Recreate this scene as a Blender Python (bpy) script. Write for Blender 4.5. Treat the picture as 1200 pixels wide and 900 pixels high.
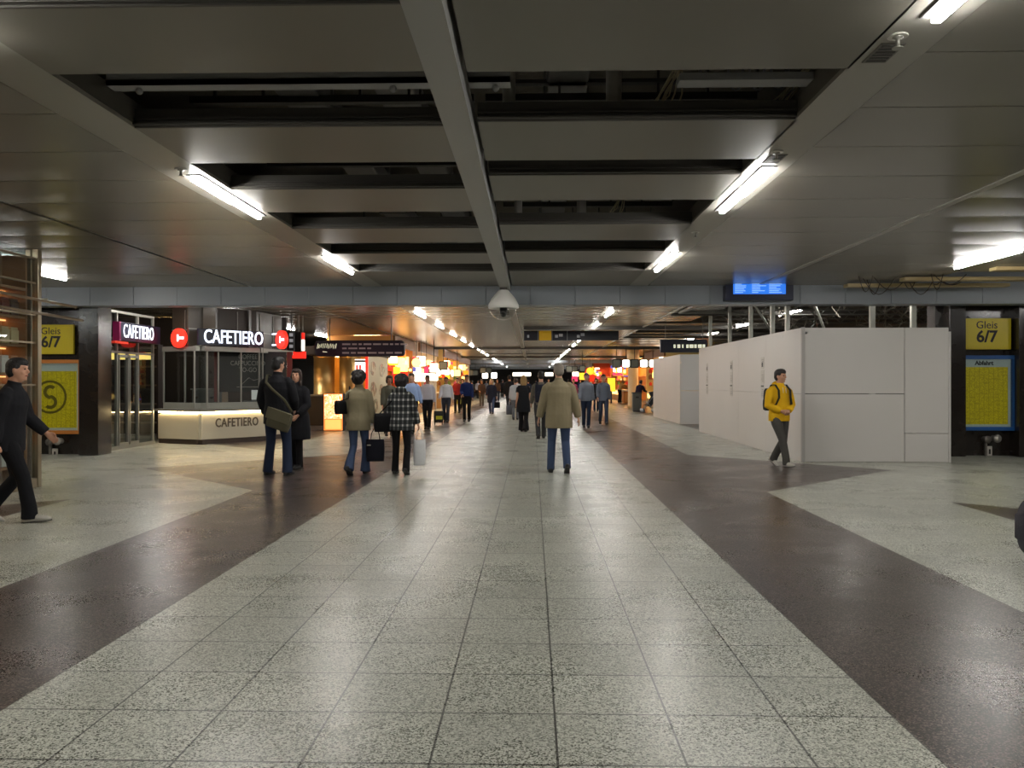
import bpy, bmesh, math, random
from mathutils import Vector, Matrix
PI = math.pi
for o in list(bpy.data.objects): bpy.data.objects.remove(o)
C = bpy.context.scene.collection
sc = bpy.context.scene
# ------------------------------------------------------------- camera, world, exposure
F = 980.0; HC = 1.5; TH = math.atan(24 / F); HOR = 448.0
cam = bpy.data.cameras.new('camera'); co = bpy.data.objects.new('camera', cam); C.objects.link(co)
cam.sensor_width = 36; cam.lens = F / 1200 * 36; cam.clip_start = .05; cam.clip_end = 400
cam.shift_y = -2 / 1200
co.location = (0, 0, HC); co.rotation_euler = (PI / 2, 0, TH); sc.camera = co
w = bpy.data.worlds.new('world'); sc.world = w; w.use_nodes = True
w.node_tree.nodes['Background'].inputs[0].default_value = (.0, .0, .0, 1)
w.node_tree.nodes['Background'].inputs[1].default_value = 0
sc.view_settings.view_transform = 'Standard'; sc.view_settings.look = 'None'
sc.view_settings.gamma = 1; sc.view_settings.use_curve_mapping = False
sc.view_settings.exposure = 0.0
LAMP = 88.0      # radiance of the fluorescent lamps
WARM = 26.0       # radiance of the warm shop lamps
sc.cycles.max_bounces = 8; sc.cycles.diffuse_bounces = 4; sc.cycles.glossy_bounces = 4
sc.cycles.transparent_max_bounces = 12; sc.cycles.sample_clamp_indirect = 6
sc.cycles.use_denoising = True

def G(px, py, z=0.0):
    d = F * (HC - z) / (py - HOR); l = (px - 600) / F * d
    return Vector((l * math.cos(TH) - d * math.sin(TH), l * math.sin(TH) + d * math.cos(TH), z))
def P(px, py, Y):
    a = (px - 600) / F
    d = Y / (a * math.sin(TH) + math.cos(TH)); l = a * d
    return Vector((l * math.cos(TH) - d * math.sin(TH), Y, HC - (py - HOR) / F * d))

# ------------------------------------------------------------- materials
def lin(c):
    return tuple(((x / 255) / 12.92 if x / 255 <= .04045 else ((x / 255 + .055) / 1.055) ** 2.4) for x in c)
MATS = {}
def mat(name, rgb, rough=.6, metal=0.0, emit=0.0, spec=.5, bump=0.0, bscale=20, vary=0.0, vscale=3.0, ecol=None, coat=0):
    if name in MATS: return MATS[name]
    m = bpy.data.materials.new(name); m.use_nodes = True; MATS[name] = m
    nt = m.node_tree; b = nt.nodes['Principled BSDF']
    c = lin(rgb) + (1,)
    b.inputs['Base Color'].default_value = c
    b.inputs['Roughness'].default_value = rough; b.inputs['Metallic'].default_value = metal
    b.inputs['Specular IOR Level'].default_value = spec
    b.inputs['Coat Weight'].default_value = coat
    tc = nt.nodes.new('ShaderNodeTexCoord')
    if vary > 0:
        n = nt.nodes.new('ShaderNodeTexNoise'); n.inputs['Scale'].default_value = vscale; n.inputs['Detail'].default_value = 5
        nt.links.new(tc.outputs['Object'], n.inputs['Vector'])
        r = nt.nodes.new('ShaderNodeMapRange'); r.inputs['To Min'].default_value = 1 - vary; r.inputs['To Max'].default_value = 1 + vary
        nt.links.new(n.outputs['Fac'], r.inputs['Value'])
        mx = nt.nodes.new('ShaderNodeVectorMath'); mx.operation = 'SCALE'; mx.inputs[0].default_value = c[:3]
        nt.links.new(r.outputs[0], mx.inputs['Scale']); nt.links.new(mx.outputs[0], b.inputs['Base Color'])
    if bump > 0:
        n = nt.nodes.new('ShaderNodeTexNoise'); n.inputs['Scale'].default_value = bscale; n.inputs['Detail'].default_value = 4
        nt.links.new(tc.outputs['Object'], n.inputs['Vector'])
        bp = nt.nodes.new('ShaderNodeBump'); bp.inputs['Strength'].default_value = bump; bp.inputs['Distance'].default_value = .02
        nt.links.new(n.outputs['Fac'], bp.inputs['Height']); nt.links.new(bp.outputs[0], b.inputs['Normal'])
    if emit > 0:
        b.inputs['Emission Color'].default_value = (lin(ecol) if ecol else c[:3]) + (1,)
        b.inputs['Emission Strength'].default_value = emit
    return m
def glass_mat(name, tint=(235, 240, 240), refl=1.0):
    m = bpy.data.materials.new(name); m.use_nodes = True; nt = m.node_tree; nt.nodes.clear()
    out = nt.nodes.new('ShaderNodeOutputMaterial'); mx = nt.nodes.new('ShaderNodeMixShader')
    tr = nt.nodes.new('ShaderNodeBsdfTransparent'); tr.inputs[0].default_value = lin(tint) + (1,)
    gl = nt.nodes.new('ShaderNodeBsdfGlossy'); gl.inputs['Roughness'].default_value = .02
    gl.inputs[0].default_value = (refl, refl, refl, 1)
    fr = nt.nodes.new('ShaderNodeFresnel'); fr.inputs[0].default_value = 1.6
    ge = nt.nodes.new('ShaderNodeNewGeometry'); mu = nt.nodes.new('ShaderNodeMath'); mu.operation = 'MULTIPLY'; sb = nt.nodes.new('ShaderNodeMath'); sb.operation = 'SUBTRACT'; sb.inputs[0].default_value = 1
    nt.links.new(ge.outputs['Backfacing'], sb.inputs[1]); nt.links.new(fr.outputs[0], mu.inputs[0]); nt.links.new(sb.outputs[0], mu.inputs[1])
    nt.links.new(mu.outputs[0], mx.inputs[0]); nt.links.new(tr.outputs[0], mx.inputs[1]); nt.links.new(gl.outputs[0], mx.inputs[2])
    nt.links.new(mx.outputs[0], out.inputs[0]); MATS[name] = m
    return m
GLASS = glass_mat('shop_glass'); DOME_GLASS = glass_mat('dome_glass', (238, 238, 240))

# ------------------------------------------------------------- mesh helpers
def box(bm, x0, x1, y0, y1, z0, z1, bev=0.0, mi=0):
    vs = [bm.verts.new((x, y, z)) for x in (x0, x1) for y in (y0, y1) for z in (z0, z1)]
    idx = [(0, 1, 3, 2), (4, 6, 7, 5), (0, 4, 5, 1), (2, 3, 7, 6), (0, 2, 6, 4), (1, 5, 7, 3)]
    fs = [bm.faces.new([vs[i] for i in f]) for f in idx]
    for f in fs: f.material_index = mi
    if bev > 0:
        es = {e for f in fs for e in f.edges}
        bmesh.ops.bevel(bm, geom=list(es), offset=bev, segments=2, affect='EDGES', profile=.5)
def frame_of(t, ref):
    t = t.normalized(); u = ref - t * ref.dot(t)
    if u.length < 1e-4: u = Vector((0, 1, 0)) - t * t.y
    u.normalize(); return u, t.cross(u)
def tube(bm, pts, radii, ref=(1, 0, 0), n=10, cap=True, mi=0):
    """loft of elliptical rings; radii entries r or (r_along_ref, r_other)"""
    pts = [Vector(p) for p in pts]; ref = Vector(ref)
    radii = list(radii) if hasattr(radii, '__len__') else [radii] * len(pts)
    rings = []
    for i, p in enumerate(pts):
        t = (pts[min(i + 1, len(pts) - 1)] - pts[max(i - 1, 0)])
        u, v = frame_of(t, ref)
        r = radii[i]; a, b = (r if hasattr(r, '__len__') else (r, r))
        rings.append([bm.verts.new(p + u * math.cos(2 * PI * k / n) * a + v * math.sin(2 * PI * k / n) * b) for k in range(n)])
    fs = []
    for A, B in zip(rings, rings[1:]):
        for k in range(n): fs.append(bm.faces.new((A[k], A[(k + 1) % n], B[(k + 1) % n], B[k])))
    if cap:
        fs.append(bm.faces.new(rings[0][::-1])); fs.append(bm.faces.new(rings[-1]))
    for f in fs: f.smooth = True; f.material_index = mi
def ball(bm, c, r, n=12, mi=0):
    r = r if hasattr(r, '__len__') else (r, r, r)
    m = Matrix.Translation(c) @ Matrix.Diagonal((r[0], r[1], r[2], 1))
    g = bmesh.ops.create_uvsphere(bm, u_segments=n, v_segments=max(6, n * 2 // 3), radius=1, matrix=m)
    for v in g['verts']:
        for f in v.link_faces: f.smooth = True; f.material_index = mi
def lathe(bm, prof, c=(0, 0, 0), n=24, mi=0):
    rings = []
    for r, z in prof:
        rings.append([bm.verts.new((c[0] + r * math.cos(2 * PI * k / n), c[1] + r * math.sin(2 * PI * k / n), c[2] + z)) for k in range(n)])
    for A, B in zip(rings, rings[1:]):
        for k in range(n):
            f = bm.faces.new((A[k], A[(k + 1) % n], B[(k + 1) % n], B[k])); f.smooth = True; f.material_index = mi
    f = bm.faces.new(rings[0][::-1]); f.material_index = mi
    f = bm.faces.new(rings[-1]); f.material_index = mi
def prism(bm, poly, y0, y1, mi=0):
    """poly in xz, extruded along y"""
    A = [bm.verts.new((x, y0, z)) for x, z in poly]; B = [bm.verts.new((x, y1, z)) for x, z in poly]
    n = len(poly)
    bm.faces.new(A).material_index = mi; bm.faces.new(B[::-1]).material_index = mi
    for k in range(n): bm.faces.new((A[k], B[k], B[(k + 1) % n], A[(k + 1) % n])).material_index = mi
def rrect(x0, x1, z0, z1, r, s=5):
    out = []
    for cx, cz, a in ((x1 - r, z1 - r, 0), (x0 + r, z1 - r, PI / 2), (x0 + r, z0 + r, PI), (x1 - r, z0 + r, 1.5 * PI)):
        for k in range(s + 1): out.append((cx + r * math.cos(a + k * PI / 2 / s), cz + r * math.sin(a + k * PI / 2 / s)))
    return out
def obj(name, bm, m=None, parent=None, loc=None, rotz=None):
    bmesh.ops.recalc_face_normals(bm, faces=bm.faces[:])
    me = bpy.data.meshes.new(name); bm.to_mesh(me); bm.free()
    o = bpy.data.objects.new(name, me); C.objects.link(o)
    for x in (m if isinstance(m, (list, tuple)) else [m]):
        if x: me.materials.append(x)
    if parent: o.parent = parent
    if loc is not None: o.location = loc
    if rotz is not None: o.rotation_euler = (0, 0, rotz)
    return o
def tag(o, label, cat, group=None, kind=None):
    o['label'] = label; o['category'] = cat
    if group: o['group'] = group
    if kind: o['kind'] = kind
    return o
def thing(name, label, cat, loc=(0, 0, 0), rotz=0, group=None):
    o = bpy.data.objects.new(name, None); C.objects.link(o); o.empty_display_size = .1
    o.location = loc; o.rotation_euler = (0, 0, rotz)
    return tag(o, label, cat, group)
def struct(name, bm, m, parent=None):
    o = obj(name, bm, m, parent)
    if not parent: o['kind'] = 'structure'
    return o
def bx(name, m, parent, x0, x1, y0, y1, z0, z1, bev=0.0, label=None):
    bm = bmesh.new(); box(bm, x0, x1, y0, y1, z0, z1, bev); o = obj(name, bm, m, parent)
    if label: o['label'] = label
    return o
def copy_tree(o, parent=None):
    c = o.copy(); C.objects.link(c); c.parent = parent
    for ch in list(o.children): copy_tree(ch, c)
    return c
def text(name, body, size, m, parent, loc, rot=(PI / 2, 0, 0), xs=1.0, ext=.005, bold=0.0, align='CENTER', space=1.0):
    cu = bpy.data.curves.new(name, 'FONT'); cu.body = body; cu.size = size; cu.extrude = ext; cu.offset = bold
    cu.align_x = align; cu.align_y = 'CENTER'; cu.space_character = space; cu.resolution_u = 3
    t = bpy.data.objects.new(name, cu); C.objects.link(t)
    dg = bpy.context.evaluated_depsgraph_get()
    me = bpy.data.meshes.new_from_object(t.evaluated_get(dg)); me.name = name
    bpy.data.objects.remove(t)
    me.materials.clear(); me.materials.append(m)
    o = bpy.data.objects.new(name, me); C.objects.link(o)
    o.parent = parent; o.location = loc; o.rotation_euler = rot; o.scale = (xs, 1, 1)
    return o

# ------------------------------------------------------------- floor
def floor_mat():
    m = bpy.data.materials.new('granite_floor'); m.use_nodes = True; nt = m.node_tree; L = nt.links
    b = nt.nodes['Principled BSDF']
    tc = nt.nodes.new('ShaderNodeTexCoord'); sep = nt.nodes.new('ShaderNodeSeparateXYZ'); L.new(tc.outputs['Object'], sep.inputs[0])
    def M(op, a, b_=None, c=None):
        n = nt.nodes.new('ShaderNodeMath'); n.operation = op
        for i, v in enumerate((a, b_, c)):
            if v is None: continue
            if isinstance(v, (int, float)): n.inputs[i].default_value = v
            else: L.new(v, n.inputs[i])
        return n.outputs[0]
    X, Y = sep.outputs[0], sep.outputs[1]
    right = M('GREATER_THAN', X, 0.0)
    uR = M('SUBTRACT', X, 3.2); uL = M('SUBTRACT', -3.88, X)
    u = M('ADD', M('MULTIPLY', right, uR), M('MULTIPLY', M('SUBTRACT', 1, right), uL))
    v = M('ABSOLUTE', M('SUBTRACT', Y, 14.45))
    # centre strip
    cen = M('MULTIPLY', M('GREATER_THAN', X, -2.43), M('LESS_THAN', X, 1.618))
    light = M('MULTIPLY', M('GREATER_THAN', u, 0), M('GREATER_THAN', M('ADD', u, v), 2.93))
    outer = M('MULTIPLY', M('GREATER_THAN', u, 2.03), M('GREATER_THAN', M('SUBTRACT', v, u), 1.8))
    light = M('MULTIPLY', light, M('SUBTRACT', 1, outer))
    isl = M('MAXIMUM', cen, light)
    # joints
    tile = .506
    def line(coord, off, per, wdt):
        fr = M('FRACT', M('DIVIDE', M('SUBTRACT', coord, off - 50 * per), per))
        d = M('MINIMUM', fr, M('SUBTRACT', 1, fr))
        return M('LESS_THAN', M('MULTIPLY', d, per), wdt)
    jx = M('MULTIPLY', line(X, -2.43, tile, .005), cen)
    jy = M('MULTIPLY', line(Y, 3.28, tile, .0056), cen)
    jy2 = line(Y, 3.28, tile * 2, .005)
    jx2 = M('MULTIPLY', line(X, 1.618, .79, .001), M('SUBTRACT', 1, cen))
    jz = M('MULTIPLY', line(Y, 3.28, tile * 12, .006), cen)
    joint = M('MAXIMUM', M('MAXIMUM', jx, M('MULTIPLY', jy, .9)), M('MAXIMUM', M('MULTIPLY', jy2, .5), M('MAXIMUM', M('MULTIPLY', jx2, .4), jz)))
    # per-tile tone
    fx = M('FLOOR', M('DIVIDE', M('SUBTRACT', X, -2.43), tile)); fy = M('FLOOR', M('DIVIDE', M('SUBTRACT', Y, 3.28), tile))
    cmb = nt.nodes.new('ShaderNodeCombineXYZ'); L.new(fx, cmb.inputs[0]); L.new(fy, cmb.inputs[1])
    wn = nt.nodes.new('ShaderNodeTexWhiteNoise'); L.new(cmb.outputs[0], wn.inputs['Vector'])
    def noise(sc_, det=3):
        n = nt.nodes.new('ShaderNodeTexNoise'); n.inputs['Scale'].default_value = sc_; n.inputs['Detail'].default_value = det
        L.new(tc.outputs['Object'], n.inputs['Vector']); return n.outputs['Fac']
    vo = nt.nodes.new('ShaderNodeTexVoronoi'); vo.inputs['Scale'].default_value = 130; L.new(tc.outputs['Object'], vo.inputs['Vector'])
    vs = nt.nodes.new('ShaderNodeSeparateColor'); L.new(vo.outputs['Color'], vs.inputs[0])
    speck = M('MULTIPLY_ADD', noise(150, 2), .72, M('MULTIPLY', vs.outputs[0], .55))
    def ramp(fac, stops):
        r = nt.nodes.new('ShaderNodeValToRGB'); L.new(fac, r.inputs[0]); cr = r.color_ramp
        while len(cr.elements) < len(stops): cr.elements.new(.5)
        for e, (p, c) in zip(cr.elements, stops): e.position = p; e.color = lin(c) + (1,)
        return r.outputs[0]
    lc = ramp(speck, [(.38, (92, 93, 84)), (.52, (146, 147, 135)), (.66, (172, 173, 160)), (.82, (205, 206, 194))])
    dc = ramp(speck, [(.42, (32, 28, 26)), (.6, (56, 49, 45)), (.74, (74, 65, 60)), (.86, (128, 114, 106))])
    def mix(f, a, b_):
        n = nt.nodes.new('ShaderNodeMix'); n.data_type = 'RGBA'; L.new(f, n.inputs[0])
        for i, v_ in ((6, a), (7, b_)):
            if isinstance(v_, tuple): n.inputs[i].default_value = v_
            else: L.new(v_, n.inputs[i])
        return n.outputs[2]
    col = mix(isl, dc, lc)
    tone = M('ADD', M('MULTIPLY', wn.outputs[0], .14), M('MULTIPLY', noise(.7, 4), .22)); tone = M('ADD', tone, .82)
    sc1 = nt.nodes.new('ShaderNodeVectorMath'); sc1.operation = 'SCALE'; L.new(col, sc1.inputs[0]); L.new(tone, sc1.inputs['Scale'])
    col = mix(M('MULTIPLY', joint, .85), sc1.outputs[0], lin((40, 38, 34)) + (1,))
    L.new(col, b.inputs['Base Color'])
    rg = M('ADD', M('MULTIPLY', noise(1.3, 5), .12), .19); L.new(M('ADD', rg, M('MULTIPLY', speck, .06)), b.inputs['Roughness'])
    bp = nt.nodes.new('ShaderNodeBump'); bp.inputs['Strength'].default_value = .10; bp.inputs['Distance'].default_value = .004
    L.new(speck, bp.inputs['Height']); L.new(bp.outputs[0], b.inputs['Normal'])
    b.inputs['Specular IOR Level'].default_value = .5
    return m
bm = bmesh.new(); box(bm, -15, 13, -13, 131, -.2, 0); struct('floor', bm, floor_mat())

# ------------------------------------------------------------- ceiling
ZC = 3.4
CEIL = mat('ceiling_metal', (130, 126, 117), rough=.27, spec=.4, vary=.07, vscale=.5)
TRAY = mat('tray_panel', (114, 110, 101), rough=.42, spec=.35, vary=.05, vscale=1.0)
BEAMM = mat('beam_paint', (140, 146, 152), rough=.4)
DARKST = mat('dark_steel', (78, 75, 70), rough=.5, metal=.3)
CONC = mat('slab_concrete', (112, 106, 96), rough=.9, bump=.4, vary=.2)  # concrete with tone varied at random by noise
PITCH = .97; Y0P = .02
def planks(bm, x0, x1, y0, y1):
    k = math.floor((y0 - Y0P) / PITCH)
    while Y0P + k * PITCH < y1:
        a = max(y0, Y0P + k * PITCH); b = min(y1, Y0P + (k + 1) * PITCH); k += 1
        if b - a < .05: continue
        prof = [(a, ZC + .03), (a + .001, ZC + .02), (a + .005, ZC + .02)]
        S = 6
        for i in range(S + 1):
            t = i / S; prof.append((a + .006 + (b - a - .012) * t, ZC - .0030 * (1 - (2 * t - 1) ** 2)))
        prof += [(b - .005, ZC + .02), (b - .001, ZC + .02), (b, ZC + .03)]
        vs = [[bm.verts.new((x, y, z)) for y, z in prof] for x in (x0, x1)]
        mid = [[bm.verts.new((x, y, z)) for y, z in prof[3:4 + S]] for x in (x0, x1)]
        for i in range(len(prof) - 1):
            if 3 <= i < 3 + S:
                j = i - 3; f = bm.faces.new((mid[0][j], mid[1][j], mid[1][j + 1], mid[0][j + 1])); f.smooth = True
            else: bm.faces.new((vs[0][i], vs[1][i], vs[1][i + 1], vs[0][i + 1]))
bm = bmesh.new()
# left field, right field, beyond the cross beam; each split by long seams
planks(bm, -15, -5.62, -13, 16.95); planks(bm, -5.56, -3.36, -13, 16.95)
planks(bm, 2.26, 4.38, -13, 16.95); planks(bm, 4.47, 7.3, -13, 16.95)
planks(bm, 7.3, 8.4, -13, 14.57); planks(bm, 8.4, 13, -13, 12.63)
planks(bm, -15, -5.62, 16.95, 128); planks(bm, -5.56, -3.36, 16.95, 128)
planks(bm, -3.0, -.62, 16.95, 128); planks(bm, -.44, 1.9, 16.95, 128)
planks(bm, 2.26, 3.75, 16.95, 128)
planks(bm, 3.8, 4.9, 16.95, 26.2); planks(bm, 4.9, 9.0, 23.3, 24.3) if False else None
planks(bm, 3.8, 13, 42, 128)
for i in range(7): planks(bm, 3.8, 9.5, 27.2 + i * 2.1, 28.6 + i * 2.1)
struct('ceiling', bm, CEIL)
bm = bmesh.new()   # flat edge strips that carry the lamps, seams
for x0, x1 in ((-3.36, -2.97), (1.9, 2.26)):
    box(bm, x0, x1, -13, 16.5, ZC + .0, ZC + .03); box(bm, x0, x1, 16.95, 128, ZC, ZC + .03)
box(bm, -5.62, -5.56, -13, 128, ZC + .01, ZC + .03); box(bm, 4.38, 4.47, -13, 16.5, ZC - .012, ZC + .03)
box(bm, -.62, -.44, 17, 128, ZC - .05, ZC + .02)
box(bm, 3.75, 3.8, 17, 128, ZC - .03, ZC + .03)
struct('trim_1', bm, mat('edge_strip', (150, 147, 138), rough=.35))
bm = bmesh.new(); box(bm, -.63, -.43, -13, 16.5, ZC - .09, ZC + .12); struct('trim_2', bm, mat('ridge_strip', (146, 146, 143), rough=.4))
# the slab over everything
bm = bmesh.new(); box(bm, -15, 13, -13, 131, 4.35, 4.6); struct('ceiling_slab', bm, CONC)
# cross beam clad in grey panels
bm = bmesh.new()
x = -15.0
while x < 13:
    box(bm, x + .004, min(x + .88, 13) - .004, 16.5, 16.95, 3.03, 3.42, .004); x += .88
box(bm, -15, 13, 16.53, 16.92, 3.05, 4.35)
struct('beam', bm, BEAMM)
# tray panels with the dark slots between them
LEFTP = [(-9, -3.2), (-2.4, 2.9), (4.17, 5.10), (6.17, 7.20), (8.17, 9.29), (10.27, 11.37), (12.28, 13.37), (14.27, 16.5)]
RIGHTP = [(-9, -3.4), (-2.6, 5.12), (6.08, 7.17), (7.67, 8.75), (10.06, 11.22), (12.12, 13.3), (14.25, 16.5)]
ordn = ['hidden above the viewer', 'nearest', 'second', 'third', 'fourth', 'fifth', 'sixth', 'last before the beam']
def tray_panel(x0, x1, y0, y1, label, ridge):
    t = thing('ceiling_panel', label, 'ceiling panel', ((x0 + x1) / 2, (y0 + y1) / 2, ZC - .0), group='dropped metal ceiling panels')
    hx = (x1 - x0) / 2; hy = (y1 - y0) / 2
    bm = bmesh.new(); box(bm, -hx, hx, -hy + .02, hy - .005, 0, .02, .004)
    box(bm, hx - .02, hx, -hy + .02, hy, .02, .14); box(bm, -hx, -hx + .02, -hy + .02, hy, .02, .14)
    box(bm, -hx, hx, hy - .02, hy, .02, .12)
    obj('panel_face', bm, TRAY, t)
    bm = bmesh.new()
    for i in range(3): box(bm, -hx, hx, -hy - .03 + .018 * i, -hy + .02, .012 + .045 * i, .03 + .045 * i, .003)
    box(bm, -hx, hx, -hy + .005, -hy + .02, .0, .14)
    obj('edge_rail', bm, DARKST, t)
for s, lst, x0, x1 in (('left', LEFTP, -2.98, -.66), ('right', RIGHTP, -.40, 1.92)):
    for i, (a, b) in enumerate(lst):
        if i == 0: continue
        n = ordn[i] if i < len(lst) - 1 else ordn[-1]
        lab = 'grey metal ceiling panel %s of the central ridge strip, %s in its row' % (s, n if ' ' in n else n + ' one')
        tray_panel(x0, x1, a, b, lab.replace(' one in', ' in'), 0)
# ceiling frame inside the slots (side walls)
bm = bmesh.new()
for x in (-2.99, 1.93): box(bm, x - .02, x + .02, -13, 16.5, ZC + .032, ZC + .2)
struct('trim_3', bm, mat('slot_side', (95, 92, 86), rough=.5))

# ------------------------------------------------------------- lamps
LAMPM = mat('fluorescent', (240, 240, 255), emit=LAMP, ecol=(253, 250, 244))
HOUS = mat('lamp_housing', (120, 120, 122), rough=.4)
def lamp(x, y, label, group, L=1.82, z=ZC, wdt=.046):
    t = thing('fluorescent_lamp', label, 'ceiling lamp', (x, y, z), group=group)
    bm = bmesh.new(); box(bm, -wdt - .025, wdt + .025, -.03, L + .03, -.012, .06, .004); obj('housing', bm, HOUS, t)
    bm = bmesh.new(); box(bm, -wdt, wdt, 0, L * .55, -.05, -.012, .01); box(bm, -wdt + .02, wdt - .02, L * .5, L, -.05, -.012, .01)
    obj('diffuser', bm, LAMPM, t)
    return t
proto = {}
def lamp_copy(x, y, label, group):
    if group not in proto: proto[group] = lamp(x, y, label, group)
    else:
        o = copy_tree(proto[group]); o.location = (x, y, ZC); o['label'] = label
nums = ['nearest', 'second', 'third', 'fourth', 'fifth', 'sixth', 'seventh', 'eighth']
for s, x, y0 in (('left', -3.10, 7.6), ('right', 2.08, 7.42)):
    for k in range(-3, 22):
        y = y0 + 4.87 * k
        n = k + (1 if s == 'right' else 0)
        if n < 0 or k < -1: lab = 'long fluorescent ceiling lamp behind the viewer on the %s edge strip' % s
        elif n < 8: lab = 'long fluorescent lamp on the %s edge strip of the ceiling tray, %s from the viewer' % (s, nums[n])
        else: lab = 'tiny far fluorescent lamp in the %s row above the hall, beyond the eighth' % s
        lamp_copy(x, y, lab, 'fluorescent lamps of the %s row' % s)
for k in range(-3, 5):
    lab = ('long fluorescent lamp over the %s' % ['post of the glass shop', 'left passage behind the beam', 'cafe corner counter', 'hanging black display board', 'kiosk with metal cylinders'][k]) if k >= 0 else 'long fluorescent lamp over the glass shop side, out of view'
    lamp_copy(-8.5, 13.2 + 4.87 * k, lab, 'fluorescent lamps of the far left row')
for k in range(-3, 6):
    if k == 0: lab = 'long fluorescent lamp with dangling cables beside it, far right of ceiling'
    elif k > 0: lab = 'fluorescent lamp hanging in the open ceiling above the hoarding, number %s behind the beam' % nums[k]
    else: lab = 'fluorescent lamp on the far right row, out of view'
    lamp_copy(6.92, 12.05 + 4.87 * k, lab, 'fluorescent lamps of the far right row')

for k in range(-2, 1):  # unseen outer lamp rows, added to brighten the hoarding front
    lamp_copy(11.8, 12.05 + 4.87 * k, 'added fluorescent lamp over the right passage, out of view', 'added fluorescent lamps of the outermost right row')
    lamp_copy(-13.3, 13.2 + 4.87 * k, 'added fluorescent lamp over the left passage, out of view', 'added fluorescent lamps of the outermost left row')
# ------------------------------------------------------------- room walls
MARB = mat('dark_marble', (36, 30, 26), rough=.18, vary=.35, vscale=5, spec=.5)
WALLD = mat('dark_wall', (58, 52, 47), rough=.6)
bm = bmesh.new(); box(bm, -15.2, -15, -13, 131, 0, 4.4); struct('wall_left', bm, WALLD)
bm = bmesh.new(); box(bm, 13, 13.2, -13, 131, 0, 4.4); struct('wall_right', bm, WALLD)
bm = bmesh.new(); box(bm, -15, 13, -13.2, -13, 0, 4.4); struct('wall_rear', bm, mat('rear_wall', (120, 116, 110), rough=.7))
bm = bmesh.new(); box(bm, -15, 13, 131, 131.2, 0, 4.4); struct('wall_far', bm, WALLD)
# marble wall and pier on the left passage
bm = bmesh.new(); box(bm, -15, P(112, 0, 17.2).x, 17.2, 17.45, 0, 3.39); box(bm, P(92, 0, 16.9).x, P(115, 0, 16.9).x, 16.9, 17.45, 0, 3.38, .01)
struct('wall_left_passage', bm, MARB)
bm = bmesh.new(); box(bm, 8.25, 13, 17.35, 17.7, 0, 3.6); box(bm, 8.42, 8.75, 17.1, 17.5, 0, 3.3, .01); box(bm, 9.75, 10.3, 17.0, 17.5, 0, 3.3, .01)
struct('wall_right_passage', bm, MARB)
# ============================================================= fixtures under the ceiling
# dome camera
t = thing('dome_camera', 'white dome security camera hanging before the cross beam', 'security camera', (P(590, 340, 16.0).x, 16.0, 0))
Z0 = P(590, 340, 16.0).z
bm = bmesh.new(); lathe(bm, [(.09, 0), (.10, -.01), (.17, -.09), (.235, -.17), (.285, -.27), (.295, -.345), (.275, -.355), (.10, -.33)], (0, 0, Z0), 32)
obj('shell', bm, mat('camera_shell', (245, 243, 236), rough=.35), t)
bm = bmesh.new(); lathe(bm, [(.262, -.35), (.25, -.42), (.20, -.50), (.12, -.555), (.03, -.575)], (0, 0, Z0), 32); obj('clear_dome', bm, DOME_GLASS, t)
bm = bmesh.new(); tube(bm, [(0, 0, Z0 - .3), (0, 0, Z0 - .42)], .075, n=16); ball(bm, (0, -.02, Z0 - .44), .07, 14); tube(bm, [(0, -.05, Z0 - .46), (0, -.14, Z0 - .48)], .05, n=12)
obj('lens_unit', bm, mat('lens_black', (22, 22, 22), rough=.3), t)
bm = bmesh.new(); tube(bm, [(0, 0, Z0 - .01), (0, 0, ZC - .08)], .035, n=10); tube(bm, [(0, 0, Z0 + .0), (0, 0, Z0 + .05)], .05, n=12); obj('stem', bm, mat('stem_metal', (150, 150, 150), rough=.4, metal=.5), t)
# ridge continues above the camera stem: small plate
bx('mounting_plate', DARKST, t, -.07, .07, -.07, .07, ZC - .13, ZC + .02)

# blue departure screen under the ceiling in front of the beam
a = P(850, 352, 16.25); b = P(930, 333, 16.25)
t = thing('departure_screen', 'blue lit departure screen in a black case on the cross beam', 'screen', ((a.x + b.x) / 2, 16.25, a.z))
hw = (b.x - a.x) / 2
bm = bmesh.new(); box(bm, -hw, hw, 0, .22, 0, ZC - a.z - .02, .01); obj('case', bm, mat('screen_case', (14, 20, 50), rough=.4), t)
bm = bmesh.new(); box(bm, -hw * .77, hw * .77, -.006, .002, .12, .35); obj('display', bm, mat('screen_blue', (40, 120, 235), emit=.8, rough=.3), t)
bm = bmesh.new(); rng = random.Random(3)
for c in range(3):
    for r in range(6):
        x = -hw * .72 + c * hw * .5; ln = rng.uniform(.12, .27)
        box(bm, x, x + ln, -.010, -.005, .145 + r * .032, .158 + r * .032)
obj('text_lines', bm, mat('screen_text', (150, 195, 250), emit=.9), t)

# small ceiling fixtures on the edge strips
def sprinkler(x, y, label):
    t = thing('sprinkler_head', label, 'sprinkler', (x, y, ZC), group='sprinkler heads on the edge strips')
    bm = bmesh.new(); lathe(bm, [(.03, 0), (.03, -.015), (.012, -.02), (.012, -.06), (.03, -.065), (.03, -.07)], n=12); obj('head', bm, mat('sprinkler_metal', (150, 148, 140), rough=.3, metal=.6), t)
    bm = bmesh.new(); lathe(bm, [(.055, .0), (.055, -.006), (.05, -.008)], n=16); obj('rosette', bm, mat('rosette', (200, 198, 190)), t)
def grille(x, y, label):
    t = thing('speaker_grille', label, 'ceiling grille', (x, y, ZC), group='small dark grilles on the edge strips')
    bm = bmesh.new(); box(bm, -.07, .07, -.14, .14, -.006, .01, .002); obj('frame', bm, mat('grille_frame', (110, 108, 102)), t)
    bm = bmesh.new()
    for i in range(6): box(bm, -.055, .055, -.12 + i * .043, -.10 + i * .043, -.01, -.004)
    obj('slats', bm, mat('grille_slats', (70, 68, 66)), t)
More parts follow.
